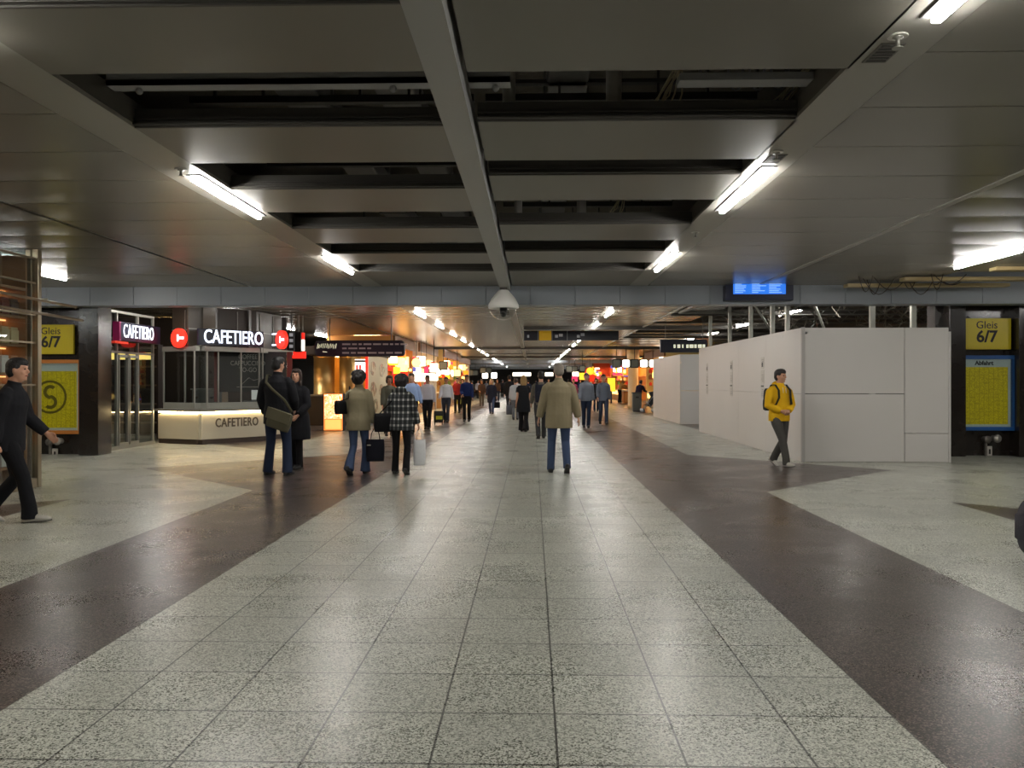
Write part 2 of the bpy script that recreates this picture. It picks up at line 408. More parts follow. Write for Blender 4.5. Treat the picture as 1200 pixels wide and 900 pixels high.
for px, py, w_ in ((1052, 42, 'ahead of the nearest right-hand lamp'), (910, 178, 'at the near end of the second right-hand lamp'), (212, 198, 'at the near end of the left-hand lamp'), (815, 272, 'between the second and third right-hand lamps')):
    p = G(px, py, ZC); sprinkler(p.x, p.y, 'small round sprinkler head ' + w_)
for px, py, w_ in ((1031, 62, 'right-hand strip near the viewer'), (905, 186, 'right-hand strip just before the second lamp')):
    p = G(px, py, ZC); grille(p.x + .02, p.y, 'small dark ceiling grille on the ' + w_)

# things in the void above the slots
rng = random.Random(8)
RAIL = mat('void_rail', (150, 150, 150), rough=.5, metal=.3)
t = thing('cable_rail', 'grey suspended cable rail above the left nearest slot', 'cable rail', (0, 0, 0))
bm = bmesh.new(); box(bm, -2.9, -.15, 5.62, 5.74, 3.52, 3.56); box(bm, -2.9, -.15, 5.62, 5.63, 3.52, 3.60); obj('rail', bm, RAIL, t)
for x in (-2.7, -.95, -.25):
    bm = bmesh.new(); tube(bm, [(x, 5.68, 3.54), (x, 5.68, 4.36)], .012, n=6); ball(bm, (x, 5.68, 3.5), .025, 8); obj('hanger', bm, RAIL, t)
t = thing('cable_rail', 'grey suspended cable rail above the right nearest slot', 'cable rail', (0, 0, 0))
bm = bmesh.new(); box(bm, 1.0, 1.9, 5.7, 5.85, 3.55, 3.6); obj('rail', bm, RAIL, t)
for x in (1.15, 1.75):
    bm = bmesh.new(); tube(bm, [(x, 5.77, 3.57), (x, 5.77, 4.36)], .012, n=6); obj('hanger', bm, RAIL, t)
PIPE = mat('void_pipe', (180, 176, 168), rough=.5)
for i, (x, r, l) in enumerate(((-.18, .05, 'beside the ridge strip'), (.62, .06, 'left of the cable bundles'))):
    for y, w_ in ((6.4, 'nearest'), (10.6, 'third')):
        bm = bmesh.new(); tube(bm, [(x, y, 3.45), (x, y, 3.5), (x, y, 4.36)], r, n=14); tube(bm, [(x, y, 3.9), (x, y, 3.96)], r * 1.25, n=14)
        tag(obj('drop_pipe', bm, PIPE), 'grey vertical pipe in the %s right slot %s' % (w_, l), 'pipe', 'pipes in the ceiling void')
CABLE = mat('cable_cream', (228, 216, 180), rough=.6)
def bundle(x, y, dx, label, n=9):
    bm = bmesh.new()
    for k in range(n):
        o = rng.uniform(-.09, .09); o2 = rng.uniform(-.06, .06); s = rng.uniform(.9, 1.1)
        pts = [(x + o2 * .4, y + .1 + o2, 4.36), (x + dx * .3 + o2 * .7, y + o2, 3.95), (x + dx * .7 * s + o, y - .05, 3.68 + o2 * .3), (x + dx * s + o, y - .1, 3.52 + rng.uniform(-.05, .08))]
        tube(bm, pts, .007, n=5)
    tag(obj('cable_bundle', bm, CABLE), label, 'cables', 'cream cable bundles in the ceiling void')
bundle(1.2, 6.4, -.22, 'cream cable bundle hanging in the nearest right slot, left one'); bundle(2.25, 6.5, -.4, 'cream cable bundle hanging in the nearest right slot, right one')
bundle(1.25, 10.5, -.25, 'small cream cable bundle hanging in the third right slot', 6)
for x in (1.52, 1.68, 1.84):
    bm = bmesh.new(); pts = [(x + .055 * math.cos(a), 6.3, 3.76 - .07 * math.sin(a)) for a in [PI * k / 8 for k in range(9)]]
    pts = [(x + .055, 6.3, 3.84)] + pts + [(x - .055, 6.3, 3.86), (x - .06, 6.3, 4.36)]
    tube(bm, pts, .009, n=6)
    tag(obj('pipe_hook', bm, mat('hook_grey', (130, 130, 132), rough=.4)), 'grey U-shaped hook in the nearest right slot', 'hook', 'three U hooks in the nearest right slot')
# ducts along the void
for i, (x, y0, y1, z) in enumerate(((-2.0, 2, 16, 3.95), (-1.2, 2, 16, 4.04), (.3, 2, 16, 4.05))):
    bm = bmesh.new(); box(bm, x - .18, x + .18, y0, y1, z, z + .2, .02)
    y = y0 + 1
    while y < y1: box(bm, x - .2, x + .2, y, y + .04, z - .02, z + .26); y += 1.5
    tag(obj('air_duct', bm, mat('duct_metal', (120, 118, 114), rough=.5, metal=.4)), 'dim grey duct running lengthwise above the slots, %s' % ['leftmost', 'beside the ridge strip on the left', 'right of the ridge strip'][i], 'duct', 'ducts above the tray')
for i, y in enumerate((7.0, 9.1, 11.3, 13.4)):
    bm = bmesh.new()
    for x0, x1 in ((-2.95, -.5), (-.4, 1.9)):
        box(bm, x0, x1, y + .12, y + .2, 3.9, 3.96); box(bm, x0, x1, y + .12, y + .2, 4.05, 4.08)
        for k in range(6): box(bm, x0 + .2 + k * .42, x0 + .22 + k * .42, y + .14, y + .18, 3.96, 4.36)
    tag(obj('steel_joist', bm, DARKST), 'dark steel joist across the void over the %s row of panels' % ['second', 'third', 'fourth', 'fifth'][i], 'joist', 'steel joists above the tray')

# torn-open ceiling bay at the far right, with planks and cables
t = thing('loose_ceiling_planks', 'cream ceiling planks hanging open beside the far right lamp', 'ceiling planks', (0, 0, 0))
for i, (x0, x1, y, dz) in enumerate(((5.9, 8.9, 15.8, -.05), (6.6, 9.0, 15.0, -.03), (7.6, 9.0, 13.9, 0))):
    bm = bmesh.new(); box(bm, x0, x1, y, y + .22, ZC - .06 + dz, ZC + dz, .006); obj('plank', bm, mat('cream_plank', (178, 158, 112), rough=.4), t)
bm = bmesh.new(); rng = random.Random(5)
for k in range(10):
    x = rng.uniform(5.9, 7.8); w_ = rng.uniform(.15, .6); y = rng.uniform(14.8, 15.6); dr = rng.uniform(.08, .3)
    pts = [(x + w_ * (i / 8 - .5) * 2 * .5, y, ZC - .01 - dr * math.sin(PI * i / 8)) for i in range(9)]
    tube(bm, pts, .008, n=5)
tag(obj('dangling_cables', bm, mat('cable_dark', (60, 48, 40), rough=.6)), 'dark cables dangling in loops under the loose planks', 'cables', kind='stuff')

# ============================================================= hoardings on the right
HOARD = mat('hoarding_board', (204, 200, 195), rough=.45, vary=.04, vscale=.8)
HX = 5.07; HY0 = 15.85; HY1 = 25.6; HX1 = 8.2
t = thing('construction_hoarding', 'large pale grey board hoarding enclosing the site beside the dark paving', 'hoarding', (HX, HY0, 0))
def panel(parent, axis, a0, a1, z0, z1, off=0):
    bm = bmesh.new(); g = .006 if axis == 'x' else .0025
    if axis == 'x': box(bm, a0 + g, a1 - g, off, off + .03, z0 + g, z1 - g, .003)
    else: box(bm, off, off + .03, a0 + g, a1 - g, z0 + g, z1 - g, .0015)
    obj('board', bm, HOARD, parent)
W1 = P(1060, 500, HY0).x - HX; W2 = P(1112, 500, HY0).x - HX
zs = P(1000, 461.5, HY0).z; zs2 = P(1085, 508, HY0).z
panel(t, 'x', 0.03, W1, 0, zs); panel(t, 'x', .03, W1, zs, 2.53); panel(t, 'x', W1, W2, 0, zs2); panel(t, 'x', W1, W2, zs2, 2.53)
n = 4
for i in range(n):
    a0 = (HY1 - HY0) * i / n; a1 = (HY1 - HY0) * (i + 1) / n
    panel(t, 'y', a0, a1, 0, 1.28); panel(t, 'y', a0, a1, 1.28, 2.53)
bx('corner_bead', mat('bead', (178, 175, 170)), t, -.012, .05, -.012, .05, 0, 2.535, .004)
bx('return_board', HOARD, t, W2, W2 + .04, .0, 1.35, 0, 2.45, .004)
POSTM = mat('zinc_post', (165, 165, 155), rough=.4, metal=.4)
for y in (1.25, 2.3, 4.1, 6.2, 8.6): bx('post', POSTM, t, .06, .14, y - .05, y + .05, 0, ZC + .9, .005)
for x in (P(1022, 380, 17.1).x - HX, W2 - .1): bx('post', POSTM, t, x - .05, x + .05, 1.2, 1.3, 0, ZC + .9, .005)
for z in (2.45, ):
    bx('top_rail', POSTM, t, .05, .10, 0, HY1 - HY0, z - .04, z); bx('top_rail', POSTM, t, 0, W2, 1.2, 1.25, z - .04, z)
t = thing('construction_hoarding', 'smaller white board hoarding standing behind the large one', 'hoarding', (5.25, 29.9, 0))
panel(t, 'x', 0.03, 2.4, 0, 1.2); panel(t, 'x', 0.03, 2.4, 1.2, 2.5); panel(t, 'x', 2.4, 4, 0, 2.5)
for a0, a1 in ((0, 3.3), (3.3, 6.6)): panel(t, 'y', a0, a1, 0, 2.5)
# paper notices
def notice(y, i):
    t = thing('paper_notice', 'tall white paper notice on the hoarding side, %s from the corner' % ['nearest', 'middle one', 'farthest'][i], 'notice', (HX - .003, y, 0), group='paper notices on the hoarding')
    w_ = .13
    for j, (z0, z1) in enumerate(((1.15, 1.45), (1.47, 1.77), (1.80, 2.05))):
        bm = bmesh.new(); box(bm, -.004, 0, -w_, w_, z0, z1); s = obj('sheet', bm, mat('paper', (196, 192, 184)), t)
        bm = bmesh.new(); r2 = random.Random(j)
        if j == 0: box(bm, -.007, -.004, -w_ * .8, w_ * .8, z1 - .05, z1 - .02)
        elif j == 2: box(bm, -.007, -.004, -.03, .05, z0 + .04, z0 + .14)
        for k in range(5): box(bm, -.006, -.004, -w_ * .7, w_ * r2.uniform(.1, .7), z0 + .05 + k * .035, z0 + .056 + k * .035)
        obj('print', bm, mat('print_ink', (60, 60, 60)), s)
for i, px in enumerate((889, 854, 826)):
    notice([18.55, 21.45, 24.4][i], i)

# open ceiling above the hoarding: trusses, runs, ducts
rng = random.Random(21)
STL = mat('site_steel', (120, 118, 112), rough=.45, metal=.4)
for i in range(6):
    y = 18.2 + i * 1.6
    bm = bmesh.new(); tube(bm, [(5.3, y, 3.75), (12.9, y, 3.75)], .025, n=6); tube(bm, [(5.3, y, 3.35), (12.9, y, 3.35)], .02, n=6)
    for k in range(9):
        x = 5.3 + k * .85; tube(bm, [(x, y, 3.35), (x + .42, y, 3.75)], .013, n=5); tube(bm, [(x + .42, y, 3.75), (x + .85, y, 3.35)], .013, n=5)
    for x in (6, 9, 12): tube(bm, [(x, y, 3.75), (x, y, 4.36)], .012, n=5)
    tag(obj('ceiling_truss', bm, STL), 'bare steel lattice truss over the hoarding, %s from the viewer' % ['first', 'second', 'third', 'fourth', 'fifth', 'sixth'][i], 'truss', 'trusses above the hoarding')
for q in range(5):
    bm = bmesh.new(); yc = 19.0 + 1.6 * q
    for k in range(8):
        x = rng.uniform(5.5, 12); y = yc + rng.uniform(-.35, .35); z = rng.uniform(2.9, 3.6)
        pts = [(x + s * rng.uniform(.1, .3), yc + rng.uniform(-.6, .6), max(2.7, z + rng.uniform(-.25, .2))) for s in (0, .5, 1.0, 1.6, 2.2)]
        tube(bm, [(x, y, 4.3)] + pts, .012, n=5)
    tag(obj('loose_cables', bm, mat('cable_mixed', (120, 112, 98), rough=.6)), 'tangle of loose cables in the open ceiling above the hoarding, %s bay' % ['first', 'second', 'third', 'fourth', 'fifth'][q], 'cables', 'loose cable tangles above the hoarding', 'stuff')
for i, (x0, y) in enumerate(((5.2, 17.9), (5.1, 19.5))):
    bm = bmesh.new(); tube(bm, [(x0, y, 3.35), (x0 + 1.1, y + 2.2, 2.75)] if i else [(x0 + 1.0, y, 2.6), (x0 + .65, y, 3.5)], .03, n=8)
    tag(obj('brace', bm, POSTM), ['short zinc brace leaning over the hoarding top', 'long zinc brace rising above the hoarding side'][i], 'brace')
bm = bmesh.new(); tube(bm, [(6.9 + .3 * math.cos(a), 21.5, 3.1 + .3 * math.sin(a)) for a in [2 * PI * k / 20 for k in range(60)]], .015, n=6)
tag(obj('cable_coil', bm, mat('coil_grey', (110, 108, 100))), 'grey cable coil hanging in the open ceiling', 'cable coil')
# dark slot frames in the ceiling behind the beam
bm = bmesh.new()
for y in (23.1, 28.7, 30.9, 33.0, 35.0): box(bm, 3.8, 9.5, y, y + .1, ZC - .07, ZC + .05)
for y in (54.5,): box(bm, -3.0, 1.9, y, y + .8, ZC - .03, ZC - .01)  # flat dark sheet standing in for the shade of an open slot
for y in (28.6,): box(bm, -.3, 6, y, y + .25, ZC - .1, ZC - .01)
for y in (45, 61): box(bm, -9, 9, y, y + .3, ZC - .12, ZC - .01)
struct('trim_4', bm, DARKST)
bm = bmesh.new()
for y in (72, 88, 104): box(bm, -8, 9, y, y + .4, ZC - .25, ZC - .01)
struct('trim_5', bm, BEAMM)
# ceiling joint bar and frame between lit panels (diagonal section near hoarding)
bm = bmesh.new(); box(bm, 3.6, 5.1, 17.9, 18.0, ZC - .08, ZC - .01); box(bm, 3.9, 4.0, 18, 22.5, ZC - .07, ZC - .01); box(bm, 3.9, 6, 22.4, 22.5, ZC - .07, ZC - .01)
struct('trim_6', bm, STL)

# ============================================================= Gleis signs, timetable cases
YEL = mat('sign_yellow', (205, 186, 12), rough=.35)
INK = mat('sign_ink', (28, 26, 20), rough=.5)
def timetable_mat():
    m = bpy.data.materials.new('timetable_print'); m.use_nodes = True; nt = m.node_tree; L = nt.links; b = nt.nodes['Principled BSDF']
    tc = nt.nodes.new('ShaderNodeTexCoord'); sp = nt.nodes.new('ShaderNodeSeparateXYZ'); L.new(tc.outputs['Object'], sp.inputs[0])
    def M(op, a, b_=None):
        n = nt.nodes.new('ShaderNodeMath'); n.operation = op
        for i, v in enumerate((a, b_)):
            if v is None: continue
            if isinstance(v, (int, float)): n.inputs[i].default_value = v
            else: L.new(v, n.inputs[i])
        return n.outputs[0]
    X, Z = sp.outputs[0], sp.outputs[2]
    rows = M('GREATER_THAN', M('FRACT', M('MULTIPLY', Z, 44)), .4)
    n = nt.nodes.new('ShaderNodeTexNoise'); n.inputs['Scale'].default_value = 34; n.inputs['Detail'].default_value = 2
    mp = nt.nodes.new('ShaderNodeMapping'); mp.inputs['Scale'].default_value = (1, .1, 2.2); L.new(tc.outputs['Object'], mp.inputs[0]); L.new(mp.outputs[0], n.inputs['Vector'])
    words = M('MULTIPLY', rows, M('GREATER_THAN', n.outputs['Fac'], .47))
    cols = M('GREATER_THAN', M('FRACT', M('MULTIPLY', X, 10.5)), .9)
    heads = M('GREATER_THAN', M('FRACT', M('ADD', M('MULTIPLY', Z, 3.1), M('MULTIPLY', M('FLOOR', M('MULTIPLY', X, 10.5)), .37))), .95)
    ink = M('MAXIMUM', M('MULTIPLY', words, .55), M('MAXIMUM', M('MULTIPLY', cols, .5), M('MULTIPLY', heads, .35)))
    mx = nt.nodes.new('ShaderNodeMix'); mx.data_type = 'RGBA'; L.new(ink, mx.inputs[0])
    mx.inputs[6].default_value = lin((232, 205, 15)) + (1,); mx.inputs[7].default_value = lin((70, 60, 12)) + (1,)
    L.new(mx.outputs[2], b.inputs['Base Color']); b.inputs['Roughness'].default_value = .4
    L.new(mx.outputs[2], b.inputs['Emission Color']); b.inputs['Emission Strength'].default_value = .16
    return m
TTM = timetable_mat()
def gleis(px0, px1, py0, py1, Y, label):
    a = P(px0, py1, Y); b = P(px1, py0, Y); w_ = b.x - a.x; h = b.z - a.z
    t = thing('platform_sign', label, 'sign', ((a.x + b.x) / 2, Y, a.z))
    bm = bmesh.new(); box(bm, -w_ / 2, w_ / 2, 0, .06, 0, h, .006); obj('board', bm, YEL, t)
    text('lettering', 'Gleis', h * .34, INK, t, (-w_ * .03, -.004, h * .78), ext=.003)
    text('lettering', '6/7', h * .52, INK, t, (-w_ * .03, -.004, h * .40), ext=.003, bold=.008)
    return t
def timetable(px0, px1, py0, py1, Y, fm, label, head, logo):
    a = P(px0, py1, Y); b = P(px1, py0, Y); w_ = b.x - a.x; h = b.z - a.z
    t = thing('timetable_case', label, 'timetable case', ((a.x + b.x) / 2, Y, a.z))
    e = .075
    bm = bmesh.new()
    box(bm, -w_ / 2, w_ / 2, -.02, .1, 0, e, .006); box(bm, -w_ / 2, w_ / 2, -.02, .1, h - e, h, .006)
    box(bm, -w_ / 2, -w_ / 2 + e, -.02, .1, e, h - e, .006); box(bm, w_ / 2 - e, w_ / 2, -.02, .1, e, h - e, .006)
    obj('frame', bm, fm, t)
    bx('backing', mat('timetable_white', (196, 202, 196), rough=.5, emit=.1), t, -w_ / 2 + e, w_ / 2 - e, .05, .09, e, h - e)
    pz0 = e + .05; pz1 = h - e - .16
    bm = bmesh.new(); box(bm, -w_ / 2 + e + .07, w_ / 2 - e - .06, .04, .05, pz0, pz1); obj('poster', bm, TTM, t)
    if head:
        text('heading', 'Abfahrt', .12, INK, t, (0, .045, h - e - .08), ext=.003, bold=.004)
    if logo:
        bm = bmesh.new(); zc = (pz0 + pz1) / 2 + .05; R = w_ * .27
        def ring(r0, r1, a0, a1, cx, cz, n=20):
            A = []; 
            for k in range(n + 1):
                q = a0 + (a1 - a0) * k / n; A.append([(cx + r * math.cos(q), .036, cz + r * math.sin(q)) for r in (r0, r1)])
            for p_, q_ in zip(A, A[1:]): bm.faces.new([bm.verts.new(v) for v in (p_[0], p_[1], q_[1], q_[0])])
        ring(R * .86, R, 0, 2 * PI, -.04, zc, 40)
        ring(R * .22, R * .42, .25 * PI, 1.5 * PI, -.04, zc + R * .3); ring(R * .22, R * .42, -.75 * PI, .5 * PI, -.04, zc - R * .3)
        obj('emblem', bm, mat('emblem_olive', (120, 104, 10)), t)
    bm = bmesh.new(); box(bm, -w_ / 2 + e, w_ / 2 - e, .0, .006, e, h - e); obj('glass', bm, GLASS, t)
gleis(1131, 1185, 373, 409.5, 17.2, 'yellow Gleis 6/7 sign above the blue-framed timetable'); gleis(36, 86, 380.5, 415, 17.1, 'yellow Gleis 6/7 sign above the orange-framed timetable')
timetable(1119, 1190.5, 416.5, 504.5, 17.18, mat('blue_frame', (24, 84, 150), rough=.4), 'yellow departure timetable in a blue frame, on the right wall', True, False)
timetable(24, 96, 421.5, 508.5, 17.05, mat('orange_frame', (190, 118, 45), rough=.4), 'yellow timetable with round S emblem in an orange frame, left wall', False, True)
# hydrant outlets with info plates
def valve(px, py, Y, label):
    p = P(px, py, Y); t = thing('hydrant_outlet', label, 'hydrant outlet', (p.x, Y, p.z))
    VM = mat('valve_metal', (130, 125, 118), rough=.35, metal=.6)
    bm = bmesh.new(); tube(bm, [(-.06, .2, 0), (-.06, -.02, 0)], .06, n=14); tube(bm, [(-.06, -.02, 0), (-.06, -.05, 0)], .075, n=14); obj('coupling', bm, VM, t)
    bm = bmesh.new(); tube(bm, [(.12, .2, .02), (.12, -.04, .02)], .06, n=14); tube(bm, [(.12, -.04, .02), (.12, -.07, .02)], .08, n=14); obj('coupling', bm, mat('valve_cap', (170, 166, 158), rough=.35, metal=.3), t)
    bx('info_plate', mat('plate_white', (195, 190, 182)), t, -.04, .07, .04, .07, -.35, -.14, .004)
    bx('info_print', INK, t, -.0, .035, .034, .042, -.3, -.2)
    bx('stand_pipe', VM, t, -.09, -.05, .0, .06, -p.z, -.06)
valve(1160, 515, 17.25, 'grey hydrant outlet under the blue-framed timetable'); valve(62, 518, 17.1, 'grey hydrant outlet under the orange-framed timetable')

# ============================================================= glass shop at the far left
FR = mat('brushed_frame', (150, 138, 115), rough=.3, metal=.7)
t = thing('glass_shopfront', 'metal framed glass shopfront with tall corner post at far left', 'shopfront', (-7.05, 11.85, 0))
for nm, (x0, x1, y0, y1, z0, z1) in {'corner_post': (-.09, .0, -.09, .0, 0, ZC), 'corner_post ': (-.20, -.12, -.07, -.02, 0, ZC)}.items():
    bx('corner_post', FR, t, x0, x1, y0, y1, z0, z1, .008)
bx('base_rail', FR, t, -.08, -.01, -9.0, -.09, 0, .14, .005)
for z in (1.45, 2.05, 2.45, 2.9, 3.25): bx('transom', FR, t, -.07, -.03, -9.0, -.09, z, z + .025)
for y in (-1.9, -3.9, -5.9): bx('mullion', FR, t, -.07, -.02, y, y + .06, .14, ZC)
bm = bmesh.new(); box(bm, -.056, -.048, -9.0, -.09, .14, ZC - .02); obj('glass', bm, GLASS, t)
bm = bmesh.new(); box(bm, -5, -.2, -.056, -.048, .14, ZC - .02); obj('glass', bm, GLASS, t)
bx('base_rail', FR, t, -5, -.12, -.08, -.01, 0, .14, .005)
# slim rails along the front (seen as long bright lines)
for i, z in enumerate((2.62, 2.42)):
    bm = bmesh.new(); tube(bm, [(-6.86 + .1 * i, 4.0, z + .15), (-6.8 + .1 * i, 12.3, z)], .02, n=8)
    for y in (6, 9, 11.6): tube(bm, [(-7.05, y, z + .05), (-6.82, y, z + .05)], .012, n=6)
    tag(obj('awning_rail', bm, FR), 'slim metal rail running along the glass shopfront, %s' % ['upper one', 'lower one'][i], 'rail', 'rails on the glass shopfront')
bm = bmesh.new(); box(bm, -11.5, -11.3, 3, 11.8, 0, 3.4); struct('wall_shop_rear', bm, mat('shop_wall_brown', (196, 152, 108), rough=.6, vary=.3, vscale=1.5))
t = thing('shop_shelf_unit', 'brown shelf unit with goods behind the left glass front', 'shelf', (-7.2, 11.0, 0), PI / 2)
SH = mat('shelf_wood', (176, 132, 92), rough=.5)
bx('back_panel', mat('shelf_back', (196, 160, 118), rough=.5, vary=.25, vscale=2), t, -.75, .75, .34, .38, 0, 3.3)
for x in (-.75, 0, .71): bx('upright', SH, t, x, x + .04, 0, .34, 0, 3.3)
for z in (.3, .75, 1.2, 1.6, 2.0, 2.4, 2.8): bx('shelf', SH, t, -.71, .71, 0, .34, z, z + .035)
SHL = mat('added_shelf_light', (255, 200, 130), emit=2.2, ecol=(255, 190, 120))  # warm glowing strips added to brighten the shelf unit
for z in (.75, 1.2, 1.6, 2.0, 2.4, 2.8): bx('added_shelf_light', SHL, t, -.7, .7, .28, .32, z - .03, z - .012)
rng = random.Random(11)
gm = [mat('goods_%s' % nm, c, rough=.5) for nm, c in (('cream', (214, 190, 140)), ('ochre', (180, 120, 60)), ('brown', (90, 56, 38)), ('rust', (130, 60, 40)), ('white', (225, 220, 208)))]
gp = []
for m_ in gm:
    bm = bmesh.new(); box(bm, -.09, .09, -.1, .1, 0, .2, .012); box(bm, -.08, .08, -.09, .09, .2, .24, .01)
    gp.append(tag(obj('goods_box', bm, m_, loc=(0, 0, -50)), 'goods box', 'box'))
for z in (.335, .785, 1.235, 1.635, 2.035, 2.435):
    for x in (-.58, -.36, -.14, .15, .36, .57):
        o = rng.choice(gp).copy(); C.objects.link(o); o.location = (-7.2 - .16, 11.0 + x, z); o.rotation_euler.z = PI / 2; o['label'] = 'small goods box on the shelf unit behind the left shop glass'; o['group'] = 'boxes on the left shop shelves'
for o in gp: bpy.data.objects.remove(o)
WL = mat('warm_lamp', (255, 214, 150), emit=WARM, ecol=(255, 205, 135))
def warm_panel(x, y, z, sx, sy, label, m_=None, grp='warm shop ceiling lamps'):
    t = thing('shop_ceiling_light', label, 'ceiling light', (x, y, z), group=grp)
    bx('diffuser', m_ or WL, t, -sx, sx, -sy, sy, -.02, 0); bx('frame', HOUS, t, -sx - .03, sx + .03, -sy - .03, sy + .03, .0, .04)
WLD = mat('warm_lamp_dim', (255, 210, 150), emit=9, ecol=(255, 200, 130))
for y in (5.5, 8, 10.5): warm_panel(-8.4, y, 3.3, .3, .6, 'warm ceiling light inside the left glass shop', WLD, 'lights inside the left glass shop')
# ============================================================= cafe on the left
CREAM = mat('counter_cream', (206, 196, 172), rough=.4)
ALU = mat('window_alu', (150, 148, 140), rough=.35, metal=.4)
LETB = mat('letters_brown', (96, 82, 64), rough=.4)
LETW = mat('letters_lit', (255, 255, 255), emit=1.5, ecol=(225, 235, 255))
NAVY = mat('sign_navy', (14, 16, 38), rough=.4)
LEDW = mat('counter_led', (255, 240, 205), emit=40, ecol=(255, 226, 170))
CDARK = mat('cafe_interior_dark', (44, 34, 30), rough=.6)
REDL = mat('logo_red', (235, 45, 30), emit=1.5, rough=.4)
A_ = G(183, 519.5); B_ = G(234, 521.5); C_ = G(314, 516.5); D_ = C_ + Vector((.25, 2.0, 0))
def facet(a, b):
    d = b - a; return (a.x, a.y, 0), math.atan2(d.y, d.x), d.length
def cafe_counter(a, b, label, words):
    loc, rz, L = facet(a, b); t = thing('cafe_counter', label, 'counter', loc, rz, 'cafe counter sections')
    bx('front_panel', CREAM, t, .01, L - .01, .05, .12, .12, .72, .004)
    bx('plinth', mat('plinth_brown', (66, 52, 44)), t, .0, L, .08, .16, 0, .12)
    bx('worktop', mat('worktop_grey', (140, 136, 126), rough=.3), t, -.02, L + .02, -.04, .55, .80, .85, .005)
    bx('light_strip', LEDW, t, .05, L - .05, .02, .045, .765, .785)
    bx('light_cove', ALU, t, 0, L, .0, .14, .787, .80)
    bx('body', CREAM, t, .02, L - .02, .12, .5, .12, .787)
    if words:
        text('lettering', words, .30, LETB, t, (L * .55, .045, .50), xs=.74, ext=.006, bold=.006, space=1.08)
    return t
cafe_counter(A_, B_, 'cream lit cafe counter, short left facet beside the glass door', None)
cafe_counter(B_, C_, 'cream lit cafe counter facet with brown CAFETIERO lettering', 'CAFETIERO')
cafe_counter(C_, D_, 'cream cafe counter facet turning away behind the man in black jacket', None)
def cafe_window(a, b, label, n, wpos):
    loc, rz, L = facet(a, b); t = thing('cafe_window', label, 'shop window', loc, rz, 'cafe serving windows')
    y0 = .22
    bx('header', ALU, t, 0, L, y0 - .04, y0 + .1, 2.26, 2.38, .004)
    bx('sill_box', mat('sill_grey', (150, 150, 140), rough=.35), t, 0, L, y0, y0 + .12, .85, 1.0, .004)
    for i in range(n + 1):
        x = L * i / n; bx('mullion', ALU, t, x - .015, x + .015, y0, y0 + .04, 1.0, 2.26)
    bm = bmesh.new(); box(bm, 0, L, y0 + .015, y0 + .022, 1.0, 2.26); obj('glass', bm, GLASS, t)
    bx('fascia', mat('fascia_brown', (70, 62, 54), rough=.3), t, 0, L, y0 + .3, y0 + .36, 2.38, 3.36)
    for x in (.3 * L, .7 * L): bx('fascia_joint', ALU, t, x, x + .02, y0 + .28, y0 + .30, 2.38, 3.3)
    bx('fascia_joint', ALU, t, 0, L, y0 + .28, y0 + .30, 2.8, 2.82)
    return t, L
tw, L1 = cafe_window(A_, B_, 'cafe window above the short left counter facet', 2, 0)
tw2, L2 = cafe_window(B_, C_, 'cafe window above the lettered counter facet', 3, 0)
cafe_window(C_, D_, 'cafe window turning away to the right of the menu board', 2, 0)
# illuminated signs on the window headers
loc, rz, L = facet(B_, C_)
t = thing('illuminated_sign', 'white lit CAFETIERO sign on navy bar over the lettered counter', 'sign', loc, rz, 'cafe signs')
bx('backing', NAVY, t, .03, L - .06, .1, .18, 2.40, 2.80, .01)
text('lit_lettering', 'CAFETIERO', .47, LETW, t, (L * .52, .085, 2.60), xs=.69, ext=.012, bold=.002)
bx('bracket', ALU, t, .1, .14, .18, .22, 2.3, 2.8); bx('bracket', ALU, t, L - .2, L - .16, .18, .22, 2.3, 2.8)
t = thing('logo_disc', 'round red lit logo disc above the left cafe window', 'sign', facet(A_, B_)[0], facet(A_, B_)[1])
def disc(t, cx, cy, cz, r, d=.07):
    bm = bmesh.new(); pts = [(cx, cy, cz), (cx, cy - d, cz)]; tube(bm, pts, r, n=36)
    for f in bm.faces: f.smooth = len(f.verts) == 4
    obj('disc', bm, REDL, t)
    bm = bmesh.new(); box(bm, cx - r * .12, cx + .02, cy - d - .012, cy - d - .002, cz - r * .36, cz + r * .36, .004); box(bm, cx, cx + r * .8, cy - d - .012, cy - d - .002, cz - r * .14, cz + r * .14, .004)
    obj('logo_mark', bm, LETW, t)
L = (B_ - A_).length
disc(t, L * .45, .15, 2.58, .235); bx('bracket', ALU, t, L * .45 - .02, L * .45 + .02, .15, .26, 2.34, 2.5)
t = thing('logo_disc', 'round red lit logo disc seen edge-on beside the big lit sign', 'sign', (C_.x, C_.y, 0), -.74)
bx('bracket', LETW, t, -.02, .30, .12, .15, 2.72, 2.76); bx('bracket', LETW, t, -.02, .30, .12, .15, 2.44, 2.48)
disc(t, .46, .17, 2.58, .235, .09)
